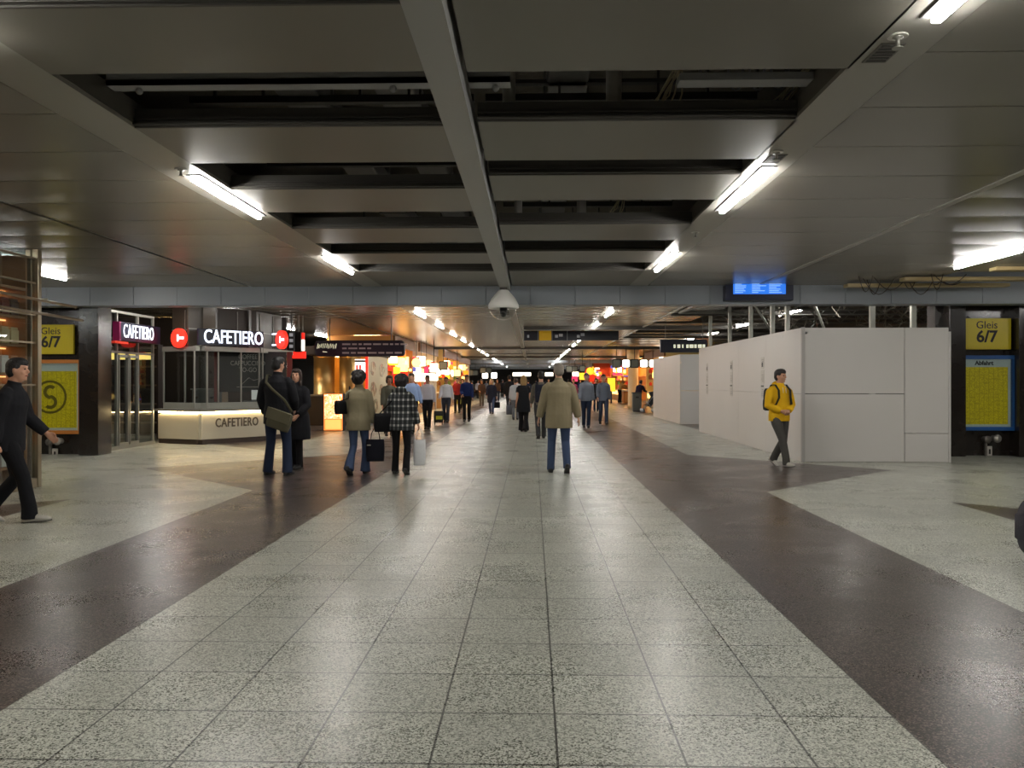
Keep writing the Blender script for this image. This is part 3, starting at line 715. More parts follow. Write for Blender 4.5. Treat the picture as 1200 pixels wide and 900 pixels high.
# glass door front along X = const, from the pier back to the counter
p0 = G(112, 531); p1 = G(181, 520)
loc, rz, L = facet(p0, p1); 
t = thing('glass_door_front', 'aluminium framed sliding glass doors of the cafe beside the pier', 'shopfront', loc, rz)
xs = [0, L * .34, L * .52, L * .70, L * .985]
for i, x in enumerate(xs): bx('mullion', ALU, t, x - .025, x + .025, 0, .06, 0, 3.1 if i in (0, 1, 3, 4) else 2.15)
for z in (2.15, 2.45, 3.05): bx('transom', ALU, t, 0, L, 0, .06, z, z + .05)
bx('threshold', ALU, t, 0, L, -.02, .08, 0, .08)
bm = bmesh.new(); box(bm, 0, L, .025, .032, .08, 3.1); obj('glass', bm, GLASS, t)
for a, b in ((xs[1], xs[2]), (xs[2], xs[3])):
    d = bpy.data.objects.new('sliding_door', None); C.objects.link(d); d.parent = t
    for x in (a + .03, b - .05): bx('stile', ALU, d, x, x + .025, -.03, .02, .08, 2.12)
    bx('rail', ALU, d, a + .03, b - .03, -.03, .02, .08, .14); bx('rail', ALU, d, a + .03, b - .03, -.03, .02, 2.06, 2.12)
bx('door_sensor', INK, t, L * .5, L * .58, -.05, 0, 2.2, 2.27)
t = thing('illuminated_sign', 'white lit CAFETIERO sign over the sliding glass doors', 'sign', loc, rz, 'cafe signs')
s0 = .22 * L; s1 = .97 * L
s0 = P(142, 400, 18.75).y - loc[1]; 
L_ = (p1 - p0).length
bx('backing', NAVY, t, L_ * .27, L_ * .99, -.16, -.03, 2.42, 2.84, .01)
bx('side_light', mat('sign_magenta', (120, 20, 70), emit=.25), t, L_ * .27 - .06, L_ * .27, -.17, -.02, 2.42, 2.84)
bx('glow_foot', mat('sign_red_glow', (200, 50, 30), emit=.5), t, L_ * .2, L_ * .42, -.14, -.05, 2.36, 2.41)
text('lit_lettering', 'CAFETIERO', .44, LETW, t, (L_ * .58, -.175, 2.63), xs=.62, ext=.006, bold=-.004, space=1.06)
bx('bracket', ALU, t, L_ * .4, L_ * .42, -.03, .0, 2.45, 2.8)
# interior
bm = bmesh.new(); box(bm, -12.2, -7.15, 24.1, 24.2, 0, 3.39); struct('wall_cafe_back', bm, CDARK)
bm = bmesh.new(); box(bm, -12.3, -12.2, 17.5, 24.1, 0, 3.39); struct('wall_cafe_side', bm, CDARK)
t = thing('menu_board', 'dark red-edged menu board with COFFEE CAPPUCCINO TO-GO behind the window', 'menu board', ((B_.x + C_.x) / 2, (B_.y + C_.y) / 2 + 1.0, 0), .35)
bx('board', mat('board_black', (38, 36, 34), rough=.5), t, -.75, .95, 0, .05, 1.25, 2.3); bx('edge_strip', mat('board_red', (110, 32, 22)), t, -.85, -.76, 0, .05, 1.0, 2.3); bx('edge_strip', MATS['board_red'], t, .96, 1.1, 0, .05, 1.0, 2.3)
MT = mat('menu_text', (170, 162, 150), rough=.5, emit=.12)  # slight glow put into the lettering to brighten it in the dim interior
for i, s in enumerate(('COFFEE', 'CAPPUCCINO', 'TO-GO')): text('lettering', s, .17, MT, t, (-.02, -.004, 2.16 - .17 * i), xs=.8, ext=.003)
bm = bmesh.new()
for pts in ([(-.2, -.01, 1.42), (0, -.01, 1.62), (.12, -.01, 1.55), (.3, -.01, 1.60), (.3, -.01, 1.5)], [(-.3, -.01, 1.38), (.35, -.01, 1.38)]):
    tube(bm, pts, .008, n=5)
obj('cup_drawing', bm, MT, t)
t = thing('coffee_machine', 'steel coffee machine with small blue light inside the cafe', 'coffee machine', (A_.x + .75, A_.y + 1.5, 0))
bx('back_cabinet', CDARK, t, -.9, .9, -.3, .3, 0, .85); bx('machine_body', mat('steel', (130, 130, 128), rough=.3, metal=.7), t, -.4, .4, -.22, .25, .85, 1.3, .03)
bx('cup_tray', ALU, t, -.42, .42, -.25, .25, 1.3, 1.34)
for x in (-.22, .18):
    bm = bmesh.new(); tube(bm, [(x, -.24, 1.12), (x, -.38, 1.1)], .03, n=10); obj('group_handle', bm, INK, t)
bx('indicator_light', mat('blue_led', (40, 80, 255), emit=5), t, .28, .31, -.235, -.22, 1.05, 1.08)
t = thing('cash_register', 'grey cash register with white receipt card behind the window', 'cash register', (C_.x - .45, C_.y + .25, 0), .6)
bx('register_base', mat('register_grey', (112, 112, 108)), t, -.22, .22, -.1, .25, .85, 1.02, .01); bx('register_display', mat('register_white', (225, 222, 214), emit=.35), t, -.09, .1, -.12, -.1, 1.05, 1.3, .004)
bx('register_keys', INK, t, -.18, .0, -.11, -.1, .9, 1.0)
CW = mat('cafe_lamp', (255, 226, 180), emit=4, ecol=(255, 214, 160))
warm_panel(-8.6, 21.9, 3.3, .5, .25, 'dim warm light in the cafe ceiling', CW, 'cafe interior lights')
warm_panel(-10.6, 19.5, 3.3, .5, .3, 'dim warm light inside the cafe door', CW, 'cafe interior lights')
t = thing('cafe_back_shelf', 'dark shelf with lit strips and bottles inside the cafe', 'shelf', (-10.9, 21.8, 0))
for z in (.4, .9, 1.4, 1.9, 2.4): bx('shelf_board', mat('cafe_shelf', (92, 76, 60)), t, -1.2, 1.0, 0, .3, z, z + .04)
for x in (-1.24, 1.0): bx('side_panel', CDARK, t, x, x + .04, 0, .3, 0, 2.5)
bx('lit_strip', mat('cafe_strip', (255, 220, 120), emit=1.4), t, -1.1, .9, 0.02, .05, 2.1, 2.28)
rng = random.Random(4); BM = [mat('bottle_green', (60, 80, 50), rough=.2), mat('bottle_amber', (120, 66, 22), rough=.2), mat('cup_white', (210, 206, 196), rough=.3)]
for z in (.94, 1.44, 1.94):
    for k in range(7):
        bm = bmesh.new(); m_ = rng.choice(BM)
        lathe(bm, [(.035, 0), (.038, .01), (.038, .15), (.014, .2), (.014, .26)] if m_ != BM[2] else [(.03, 0), (.042, .1), (.04, .1)], n=10)
        tag(obj('bottle' if m_ != BM[2] else 'cup', bm, m_, loc=(-11.9 + k * .3, 21.92, z)), 'small drink container on the dark shelf inside the cafe', 'bottle' if m_ != BM[2] else 'cup', 'bottles and cups on the cafe back shelf')

# ============================================================= things between cafe and kiosk
def pbox(name, m, x0, x1, y0, y1, Y, depth, label, cat, grp=None):
    a = P(x0, y1, Y); b = P(x1, y0, Y); t = thing(name, label, cat, ((a.x + b.x) / 2, Y, a.z), group=grp)
    hw = (b.x - a.x) / 2; return t, hw, b.z - a.z
t, hw, h = pbox('display_board', None, 345, 352.5, 389, 412.5, 23.5, .2, 'black hanging display board with white squares left of the kiosk', 'display board')
bx('case', mat('case_black', (16, 16, 16), rough=.4), t, -hw, hw, 0, .15, 0, h, .01); bx('hanger', STL, t, -.02, .02, .05, .09, h, ZC - P(345, 412.5, 23.5).z)
t, hw, h = pbox('display_board', None, 338, 344.5, 389, 411, 23.3, .2, 'grey hanging board with pale squares beside the black display board', 'display board')
bx('case', mat('case_grey', (58, 58, 60), rough=.4), t, -hw, hw, 0, .1, 0, h, .01); bx('hanger', STL, t, -.02, .02, .03, .07, h, ZC - P(345, 411, 23.3).z)
for z in (.08, .24, .4): bx('pale_square', mat('pale_sq', (200, 200, 205), emit=.3), t, -.05, .05, -.01, 0, z, z + .09)
t, hw, h = pbox('red_lit_sign', None, 341, 358, 412, 420, 24.5, .1, 'small red lit shop sign under the display boards', 'sign')
bx('panel', mat('red_sign', (230, 40, 28), emit=1.3), t, -hw, hw, 0, .08, 0, h, .01); bx('hanger', STL, t, -.01, .01, .02, .06, h, ZC - P(341, 420, 24.5).z)
text('lettering', 'SNACKS', h * .8, mat('red_letters', (255, 150, 120), emit=1.5), t, (0, -.005, h * .5), xs=.62, ext=.003) if False else None
t, hw, h = pbox('lit_menu_strip', None, 352.5, 356, 390, 411, 23.6, .1, 'narrow red and white lit strip on the display board side', 'sign')
bx('red_part', MATS['red_sign'], t, -hw, hw, 0, .1, h * .65, h); bx('white_part', mat('white_lit', (255, 245, 230), emit=2.2), t, -hw, hw, 0, .1, 0, h * .62); bx('hanger', STL, t, -.01, .01, .02, .06, h, ZC - P(345, 411, 23.6).z)

# ============================================================= kiosk with metal cylinders
KM = mat('kiosk_metal', (190, 158, 100), rough=.36, metal=.7)
KY = 28.8; kx = P(430, 0, KY).x
t = thing('snack_kiosk', 'snack kiosk with two brass coloured metal cylinders on a dark counter', 'kiosk', (kx, KY, 0))
bx('counter', mat('kiosk_counter', (72, 64, 54), rough=.35, metal=.3), t, -2.1, -.02, 0, 1.6, 0, 1.02, .01)
bx('worktop', mat('kiosk_top', (130, 120, 104), rough=.3), t, -2.15, .0, -.05, 1.65, 1.02, 1.07, .005)
for px in (380, 410):
    x = P(px, 0, KY + .5).x - kx
    bm = bmesh.new(); lathe(bm, [(.38, 1.07), (.38, 1.1), (.365, 1.1), (.365, 2.36), (.38, 2.36), (.38, 2.42)], (x, .5, 0), 32); obj('metal_cylinder', bm, KM, t)
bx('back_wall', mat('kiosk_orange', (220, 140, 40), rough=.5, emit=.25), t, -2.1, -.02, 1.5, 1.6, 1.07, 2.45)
bx('roof', mat('kiosk_roof', (60, 50, 42)), t, -2.2, .1, -.2, 4.2, 2.45, 2.75, .01)
for x in (-1.6, -.75): bx('spot_lamp', WL, t, x, x + .12, -.05, .05, 2.40, 2.45)
bx('spot_lamp', WL, t, -1.3, -1.1, .9, 1.1, 2.40, 2.45)
bx('menu_panel', mat('menu_lit', (255, 250, 240), emit=2.2), t, -.44, -.06, .1, .14, 1.75, 2.3, .004)
bx('menu_stripe', REDL, t, -.40, -.33, .09, .1, 1.85, 2.1); bx('menu_stripe', REDL, t, -.29, -.22, .09, .1, 1.85, 2.1)
bx('menu_header', mat('menu_dark', (60, 54, 44)), t, -.44, -.06, .09, .1, 2.2, 2.27)
bx('side_wall', mat('kiosk_cream', (206, 192, 158), rough=.5), t, -.02, .03, 0, 4.0, .15, 2.45)
bx('corner_trim', MATS['logo_red'], t, -.05, .035, -.03, .03, .15, 2.45)
bx('side_plinth', MATS['kiosk_counter'], t, -.03, .04, 0, 4.0, 0, .15)
bx('shelf_ledge', MATS['kiosk_top'], t, .03, .14, .0, 3.9, .28, .34)
def picture_mat(name, cols, sc_):
    m = bpy.data.materials.new(name); m.use_nodes = True; nt = m.node_tree; b = nt.nodes['Principled BSDF']
    tc = nt.nodes.new('ShaderNodeTexCoord'); n = nt.nodes.new('ShaderNodeTexNoise'); n.inputs['Scale'].default_value = sc_; n.inputs['Detail'].default_value = 3; n.inputs['Distortion'].default_value = 1.2
    nt.links.new(tc.outputs['Object'], n.inputs['Vector']); r = nt.nodes.new('ShaderNodeValToRGB'); nt.links.new(n.outputs['Fac'], r.inputs[0])
    cr = r.color_ramp
    while len(cr.elements) < len(cols): cr.elements.new(.5)
    for e, (p, c) in zip(cr.elements, cols): e.position = p; e.color = lin(c) + (1,)
    nt.links.new(r.outputs[0], b.inputs['Base Color']); b.inputs['Roughness'].default_value = .4; MATS[name] = m
    return m, r
FOOD, _ = picture_mat('food_picture', [(.38, (206, 192, 158)), (.46, (180, 150, 96)), (.52, (150, 60, 30)), (.58, (80, 90, 34)), (.66, (206, 192, 158))], 2.2)
for i, (y, z, r) in enumerate(((.9, 2.0, .34), (2.7, 1.95, .34), (1.0, 1.25, .36), (2.6, 1.2, .3), (1.4, .65, .33))):
    bm = bmesh.new(); pts = [(y + r * 1.5 * math.cos(a) * (1 + .15 * math.sin(3 * a + i)), z + r * math.sin(a) * .75) for a in [2 * PI * k / 18 for k in range(18)]]
    A = [bm.verts.new((.032, p_, q_)) for p_, q_ in pts]; B = [bm.verts.new((.038, p_, q_)) for p_, q_ in pts]
    bm.faces.new(B)
    for k in range(18): bm.faces.new((A[k], A[(k + 1) % 18], B[(k + 1) % 18], B[k]))
    obj('food_picture', bm, FOOD, t)
# big hanging fascia sign with rounded corners
a = P(369, 417, 27.2); b = P(473, 399.5, 27.2)
t = thing('kiosk_fascia_sign', 'long dark purple rounded fascia sign with white script above the kiosk', 'sign', ((a.x + b.x) / 2, 27.2, a.z))
hw = (b.x - a.x) / 2; h = b.z - a.z
bm = bmesh.new(); prism(bm, rrect(-hw, hw, 0, h, .12), 0, .3); obj('panel', bm, mat('fascia_purple', (46, 36, 52), rough=.3), t)
bm = bmesh.new(); prism(bm, rrect(-hw - .02, hw + .02, -.02, h + .02, .13), .02, .28); obj('edge_trim', bm, INK, t)
SCR = mat('script_cream', (240, 234, 200), emit=.8); SML = mat('script_grey', (170, 150, 150), emit=.12)
bm = bmesh.new(); rng = random.Random(6); x = -hw + .08
pts = []
for k in range(22): pts.append((x + k * .03, -.012, h * .62 + (.10 if k % 2 else -.06) * rng.uniform(.5, 1.2)))
tube(bm, pts, .012, n=5); tube(bm, [(-hw + .26, -.01, h * .28), (-hw + .4, -.01, h * .25)], .012, n=5); obj('script_logo', bm, SCR, t)
bm = bmesh.new()
for r, z in enumerate((h * .78, h * .5, h * .2)):
    x = -hw + .9
    while x < hw * (.95 if r != 1 else .3):
        l = rng.uniform(.08, .3); box(bm, x, x + l, -.008, 0, z - .025, z + .025); x += l + .06
obj('small_text', bm, SML, t)
for x in (-hw * .7, hw * .7): bx('hanger', STL, t, x, x + .03, .12, .15, h, ZC - a.z)
# backlit food poster stand
a = P(379.5, 505.5, 25.6); b = P(401.5, 461, 25.6)
t = thing('lightbox_poster', 'glowing orange food lightbox standing on the floor before the kiosk', 'lightbox', ((a.x + b.x) / 2, 25.6, 0))
hw = (b.x - a.x) / 2; h = b.z
m, r = picture_mat('lightbox_picture', [(.36, (255, 248, 225)), (.45, (255, 200, 110)), (.5, (210, 90, 25)), (.56, (255, 226, 170)), (.66, (225, 120, 40))], 9)
bb = m.node_tree.nodes['Principled BSDF']; m.node_tree.links.new(r.outputs[0], bb.inputs['Emission Color']); bb.inputs['Emission Strength'].default_value = 1.6
bx('case', mat('case_dark', (40, 36, 32)), t, -hw - .02, hw + .02, .0, .3, 0, h, .01)
bx('picture', m, t, -hw + .02, hw - .02, -.012, 0, h * .33, h - .03); bx('price_panel', mat('lb_orange', (255, 180, 95), emit=1.4), t, -hw + .05, hw - .05, -.012, 0, .06, h * .3)
bx('lit_frame', mat('lb_frame', (255, 150, 70), emit=1.0), t, -hw, hw, -.008, 0, .02, h - .01)
t = thing('dark_bin', 'dark upright bin standing beside the food lightbox', 'bin', (a.x + .62 + hw, 26.0, 0))
bx('body', mat('bin_dark', (44, 40, 36), rough=.4), t, -.1, .22, 0, .3, 0, .95, .02); bx('lid', MATS['bin_dark'], t, -.12, .24, -.02, .32, .95, 1.0, .01)

# ============================================================= shops further down
rng = random.Random(17)
LIT = {'white': mat('lit_white', (255, 250, 240), emit=5, ecol=(255, 244, 222)), 'warm': mat('lit_warm', (255, 215, 140), emit=3.2, ecol=(255, 200, 110)),
       'red': mat('lit_red', (230, 45, 20), emit=.9), 'orange': mat('lit_orange', (255, 130, 30), emit=1.4), 'yellow': mat('lit_yellow', (255, 205, 50), emit=1.3),
       'pink': mat('lit_pink', (225, 60, 110), emit=.8), 'blue': mat('lit_blue', (70, 90, 190), emit=.8), 'dark': mat('lit_frame_dark', (30, 30, 28), rough=.4)}
def hang_sign(x, y, z, s, col, label, ori=0, grp='hanging square shop signs', hz=None):
    """rounded square lit sign in a dark frame, hung from the ceiling"""
    t = thing('hanging_shop_sign', label, 'sign', (x, y, z), ori, grp)
    bm = bmesh.new(); prism(bm, rrect(-s, s, -s, s, s * .35), -.05, .05); obj('frame', bm, LIT['dark'], t)
    bm = bmesh.new(); prism(bm, rrect(-s * .8, s * .8, -s * .8, s * .8, s * .28), -.06, .06); obj('face', bm, col, t)
    bx('hanger', LIT['dark'], t, -.015, .015, -.015, .015, s, ZC - z)
    return t
GREYF = mat('sign_face_grey', (110, 112, 100), emit=.12)
# row across the right aisle and their fellows
for i, (px, c) in enumerate(((722.5, GREYF), (733.5, LIT['white']), (743.5, GREYF), (754.5, LIT['white']), (765, LIT['white']))):
    p = P(px, 426, 44.6 + i * .12); hang_sign(p.x, 44.6 + i * .12, p.z, .235, c, 'square %s hanging sign on the right, %s in the row' % ('lit white' if c != GREYF else 'dark grey', ['leftmost', 'second from left', 'middle', 'fourth', 'rightmost'][i]), grp='row of square signs on the right')
bm = bmesh.new(); ball(bm, (0, 0, 0), .05, 8)
bm.free()
for i, (px, py, Y, s) in enumerate(((667, 432.5, 58, .23), (673.6, 432.5, 62, .22), (682.5, 432, 54, .2))):
    p = P(px, py, Y); hang_sign(p.x, Y, p.z, s, GREYF, 'small dark hanging sign behind the old man, %s of three' % ['leftmost', 'middle', 'rightmost'][i], grp='small dark signs over the right aisle')
for i, (px, py, Y, s, c) in enumerate(((519.5, 428.5, 45, .24, GREYF), (513, 437, 47, .2, LIT['white']), (524, 436, 50, .2, LIT['white']), (536, 437, 52, .25, LIT['warm']), (551, 437, 70, .25, GREYF), (557, 437, 74, .25, GREYF), (566, 434, 70, .26, GREYF), (573, 434, 76, .26, GREYF), (568.5, 440, 80, .34, LIT['white']), (579, 440, 84, .36, LIT['white']))):
    p = P(px, py, Y); hang_sign(p.x, Y, p.z, s, c, '%s hanging sign over the left aisle, %s from the viewer' % ('lit' if c in (LIT['white'], LIT['warm']) else 'dark grey', ['nearest', 'second', 'third', 'fourth', 'fifth', 'sixth', 'seventh', 'eighth', 'ninth', 'tenth'][i]), grp='square signs over the left aisle')
p = P(691.5, 435, 60)
t = thing('yellow_lantern', 'round glowing yellow lantern sign above the right shops', 'lantern', (p.x, 60, p.z)); bm = bmesh.new(); ball(bm, (0, 0, 0), (.26, .12, .26), 16); obj('globe', bm, LIT['yellow'], t); bx('hanger', LIT['dark'], t, -.01, .01, -.01, .01, .25, ZC - p.z)
p = P(488, 425, 36)
t = thing('round_shop_lantern', 'round cream glowing lantern hanging in the bright left shop', 'lantern', (p.x, 36, p.z)); bm = bmesh.new(); ball(bm, (0, 0, 0), (.2, .12, .2), 16); obj('globe', bm, LIT['warm'], t); bx('hanger', LIT['dark'], t, -.01, .01, -.01, .01, .18, ZC - p.z)
# suspended wayfinding signs
a = P(614, 399, 30.3); b = P(725, 387.5, 30.3)
t = thing('wayfinding_sign', 'long dark wayfinding sign with yellow square under the ceiling', 'sign', (a.x, 30.3, a.z))
L = b.x - a.x; h = b.z - a.z
bx('panel', mat('way_dark', (30, 30, 40), rough=.4), t, 0, L, 0, .12, 0, h, .005); bx('yellow_square', mat('way_yellow', (205, 160, 30), emit=.15), t, L * .16, L * .29, -.006, 0, .0, h)
for f in (.145, .295, .455): bx('divider', mat('way_div', (140, 140, 140)), t, L * f, L * f + .02, -.008, 0, 0, h)
bm = bmesh.new()
for f, w_, z in ((.035, .02, .1), (.33, .03, .1), (.37, .04, .14), (.56, .03, .1), (.60, .04, .16)): box(bm, L * f, L * (f + w_), -.007, 0, z, z + .1)
obj('pictogram', bm, mat('way_white', (170, 170, 175), emit=.1), t)
for f in (.1, .5, .9): bx('hanger', STL, t, L * f, L * f + .03, .04, .07, h, ZC - a.z)
a = P(774, 413, 27.0); b = P(829, 398, 27.0)
t = thing('wayfinding_sign', 'dark blue wayfinding sign with small white symbols beside the hoarding', 'sign', (a.x, 27.0, a.z)); L = b.x - a.x; h = b.z - a.z
bx('panel', mat('way_blue', (20, 22, 44), rough=.4), t, 0, L, 0, .15, 0, h, .005)
bm = bmesh.new()
for f, w_ in ((.28, .04), (.36, .06), (.46, .03), (.55, .05), (.62, .08), (.72, .05), (.8, .08), (.9, .05)): box(bm, L * f, L * (f + w_), -.007, 0, h * .35, h * .62)
obj('pictogram', bm, mat('way_lit', (230, 230, 200), emit=.8), t)
for f in (.1, .9): bx('hanger', STL, t, L * f, L * f + .03, .04, .07, h, 4.35 - a.z)

GP = []
for nm, c in (('cream', (236, 214, 160)), ('orange', (230, 130, 40)), ('red', (205, 50, 28)), ('white', (240, 236, 226)), ('yellow', (240, 196, 50)), ('brown', (130, 78, 40)), ('green', (96, 130, 50)), ('pink', (226, 110, 130))):
    bm = bmesh.new(); m_ = mat('stock_' + nm, c, rough=.45)
    box(bm, -.1, .1, -.1, .1, 0, .2, .015); box(bm, -.06, .06, -.06, .06, .2, .27, .01)
    GP.append((nm, obj('goods_jar', bm, m_, loc=(0, 0, -60))))
def stall(y0, y1, xf, side, label, wall, nlit, seed, grp):
    """open shop along the passage: back wall, lit shelves with goods, counter"""
    r = random.Random(seed); sgn = side
    t = thing('shop_stall', label, 'shop', (xf, y0, 0)); D = y1 - y0
    def b_(name, m, x0, x1, ya, yb, z0, z1, bev=0): return bx(name, m, t, min(sgn * x0, sgn * x1), max(sgn * x0, sgn * x1), ya, yb, z0, z1, bev)
    b_('back_wall', wall, 2.6, 2.75, 0, D, 0, 3.38); b_('end_wall', wall, .1, 2.6, D - .1, D, 0, 3.38); b_('header', wall, .1, 2.6, 0, .06, 2.8, 3.38)  # header is added to block the view of the lit ceiling lamps
    b_('fascia', mat('stall_fascia', (120, 80, 40), rough=.5), 0, .1, 0, D, 2.95, 3.38)
    b_('counter', mat('stall_counter', (196, 150, 90), rough=.4), .15, .8, .2, D - .3, 0, .85, .01); b_('counter_glass', LIT['warm'], .12, .16, .4, D - .5, .5, .8)
    b_('counter_top', mat('stall_top', (220, 210, 190), rough=.3), .1, .85, .15, D - .25, .85, .9, .005)
    for z in (1.2, 1.6, 2.0): b_('shelf', mat('stall_shelf', (200, 170, 120), rough=.5), 2.2, 2.6, .1, D - .2, z, z + .04)
    for z in (1.25, 1.65, 2.05): b_('shelf', MATS['stall_shelf'], .3, 2.5, D - .5, D - .12, z, z + .04)
    for i in range(nlit):
        ya = r.uniform(.2, D - 1.4); col = LIT[r.choice(['white', 'white', 'warm', 'orange', 'red', 'yellow'])]
        z = r.uniform(2.2, 2.6); b_('lit_panel', col, .02 + .3 * r.random(), .4, ya, ya + r.uniform(.5, 1.2), z, z + r.uniform(.2, .45), .01)
    for i in range(nlit * 2 + 6):
        ya = .25 + (D - .6) * i / (nlit * 2 + 6); z = r.uniform(1.75, 2.75); xa = r.uniform(-.1, .8)
        b_('facing_banner', LIT[r.choice(['white', 'white', 'warm', 'warm', 'orange', 'red', 'yellow', 'pink', 'blue'])], xa, xa + r.uniform(.15, .5), ya, ya + .06, z, z + r.uniform(.1, .34), .01)
    for k in range(max(1, int(D / 3))):
        b_('ceiling_lamp', WL, .9, 1.9, k * 3 + .8, k * 3 + 1.7, 3.2, 3.26)
    for z in ((1.24, 1.64, 2.04) if y0 < 62 else ()):
        y = .3
        while y < D - .5:
            nm, g = r.choice(GP); o = g.copy(); C.objects.link(o); s = r.uniform(.8, 1.25); o.scale = (s, s, s)
            o.location = (xf + sgn * 2.38, y0 + y, z); o['label'] = 'coloured goods jar on ' + grp; o['category'] = 'jar'; o['group'] = 'jars on ' + grp; y += r.uniform(.45, .95)
    for z in ((.9, 1.29, 1.69, 2.09) if y0 < 76 else ()):
        x = .35
        while x < (2.4 if z > 1 else .75):
            nm, g = r.choice(GP); o = g.copy(); C.objects.link(o); s = r.uniform(.8, 1.2); o.scale = (s, s, s)
            o.location = (xf + sgn * x, y0 + D - .32 if z > 1 else y0 + r.uniform(.5, D - .6), z); o['label'] = 'coloured goods jar on ' + grp; o['category'] = 'jar'; o['group'] = 'jars on ' + grp; x += r.uniform(.27, .45)
    return t
OR = mat('stall_orange_wall', (225, 150, 70), rough=.6); YW = mat('stall_yellow_wall', (235, 205, 130), rough=.6); WW = mat('stall_white_wall', (225, 215, 195), rough=.6); RW = mat('stall_red_wall', (196, 70, 34), rough=.6)
stall(33.4, 39, -5.5, -1, 'bright open snack shop right after the kiosk, glowing orange', OR, 7, 1, 'the shelves of the orange snack shop')
stall(39.4, 47, -5.3, -1, 'white lit shop behind the first two men in white shirts', WW, 6, 2, 'the shelves of the white left shop')
stall(47.5, 58, -5.0, -1, 'yellow lit shop further along the left side', YW, 6, 3, 'the shelves of the yellow left shop')
stall(58.5, 70, -5.2, -1, 'distant warm shop on the left side', WW, 4, 4, 'the shelves of the distant left shop')
stall(46, 54, 7.2, 1, 'bright bakery shop on the right behind the stroller', YW, 5, 5, 'the shelves of the right bakery')
stall(66, 75, 6.9, 1, 'amber lit shop with a server on the right', OR, 5, 6, 'the shelves of the amber right shop')
stall(75.5, 88, 5.4, 1, 'distant red and yellow shop on the right', RW, 9, 7, 'the shelves of the red right shop')
stall(24.3, 28.4, -9.6, -1, 'small lit shop in the recess behind the woman in the black coat', YW, 4, 8, 'the shelves of the recess shop')
for nm, g in GP: bpy.data.objects.remove(g)
# red and white lit panels facing the viewer in the orange shop
for px0, px1, py0, py1, Y, c, lab in ((461, 478, 430, 449, 37.5, 'red', 'square red lit panel in the orange snack shop'), (463, 479, 418, 431, 37.4, 'warm', 'cream glowing panel above the red one in the orange shop'),
        (486, 501, 437, 447, 38.3, 'white', 'white glowing panel behind the walking men, left one'), (503, 513, 439, 446, 38.3, 'white', 'white glowing panel behind the walking men, right one'), (504, 513, 426, 436, 38.2, 'white', 'upper white glowing panel in the left shops'),
        (497, 502, 430, 437, 38.2, 'pink', 'small pink lit panel in the left shops'), (522, 527, 436, 444, 56, 'yellow', 'small yellow lit panel on the left'), (529, 533, 430, 441, 56, 'white', 'small white lit panel on the left'), (712, 721, 443, 458.5, 60, 'yellow', 'upright yellow lit poster on the right side'),
        (671, 678, 436, 441, 80, 'white', 'far white lit panel beside the old man'), (679, 687, 437, 445, 80, 'yellow', 'far yellow lit panel on the right'), (691, 697, 439, 447, 74, 'red', 'far red lit panel under the yellow lantern'), (670, 677, 441, 447, 79, 'pink', 'far pink lit panel beside the old man')):
    a = P(px0, py1, Y); b = P(px1, py0, Y); t = thing('glowing_shop_sign', lab, 'lit panel', ((a.x + b.x) / 2, Y, a.z)); hw = (b.x - a.x) / 2; h = b.z - a.z
    bx('face', LIT[c], t, -hw, hw, 0, .04, 0, h, .01); bx('case', LIT['dark'], t, -hw - .02, hw + .02, .03, .1, -.02, h + .02, .01)
    if a.z > 1.2 : bx('hanger', LIT['dark'], t, -.01, .01, .04, .06, h, ZC - a.z)
    else: bx('stand', LIT['dark'], t, -.05, .05, .03, .1, -a.z, 0)
# big round cream column, counter and shelf at right
t = thing('round_column', 'cream plastered round column glowing in the right bakery light', 'column', (P(742, 0, 49).x, 49, 0))
bm = bmesh.new(); lathe(bm, [(.33, 0), (.33, .2), (.30, .22), (.30, 2.6), (.36, 2.9), (.36, 3.39)], n=28); obj('shaft', bm, mat('column_cream', (228, 196, 146), rough=.5), t)
a = P(730.5, 472.5, 60); b = P(741, 459, 60)
t = thing('orange_counter', 'small orange wooden counter in front of the shop server', 'counter', ((a.x + b.x) / 2, 60, 0)); hw = (b.x - a.x) / 2
bx('body', mat('counter_orange', (215, 135, 60), rough=.5), t, -hw, hw, 0, .6, 0, .85, .01); bx('top', MATS['stall_top'], t, -hw - .03, hw + .03, -.03, .63, .85, .9, .005); bx('front_board', mat('cf2', (235, 165, 90)), t, -hw + .08, hw - .08, -.015, 0, .1, .75)
a = P(741.5, 483, 42.5); b = P(752, 460.5, 42.5)
t = thing('waste_bin', 'tall grey waste bin beside a leaning person on the right', 'bin', ((a.x + b.x) / 2, 42.5, 0)); hw = (b.x - a.x) / 2
bx('body', mat('bin_grey', (92, 92, 86), rough=.4, metal=.3), t, -hw, hw, 0, .42, .06, .92, .02); bx('foot', LIT['dark'], t, -hw + .03, hw - .03, .03, .39, 0, .06); bx('lid', mat('bin_lid', (60, 60, 58)), t, -hw - .01, hw + .01, -.01, .43, .92, .99, .015); bx('slot', INK, t, -.08, .08, -.008, 0, .7, .78)
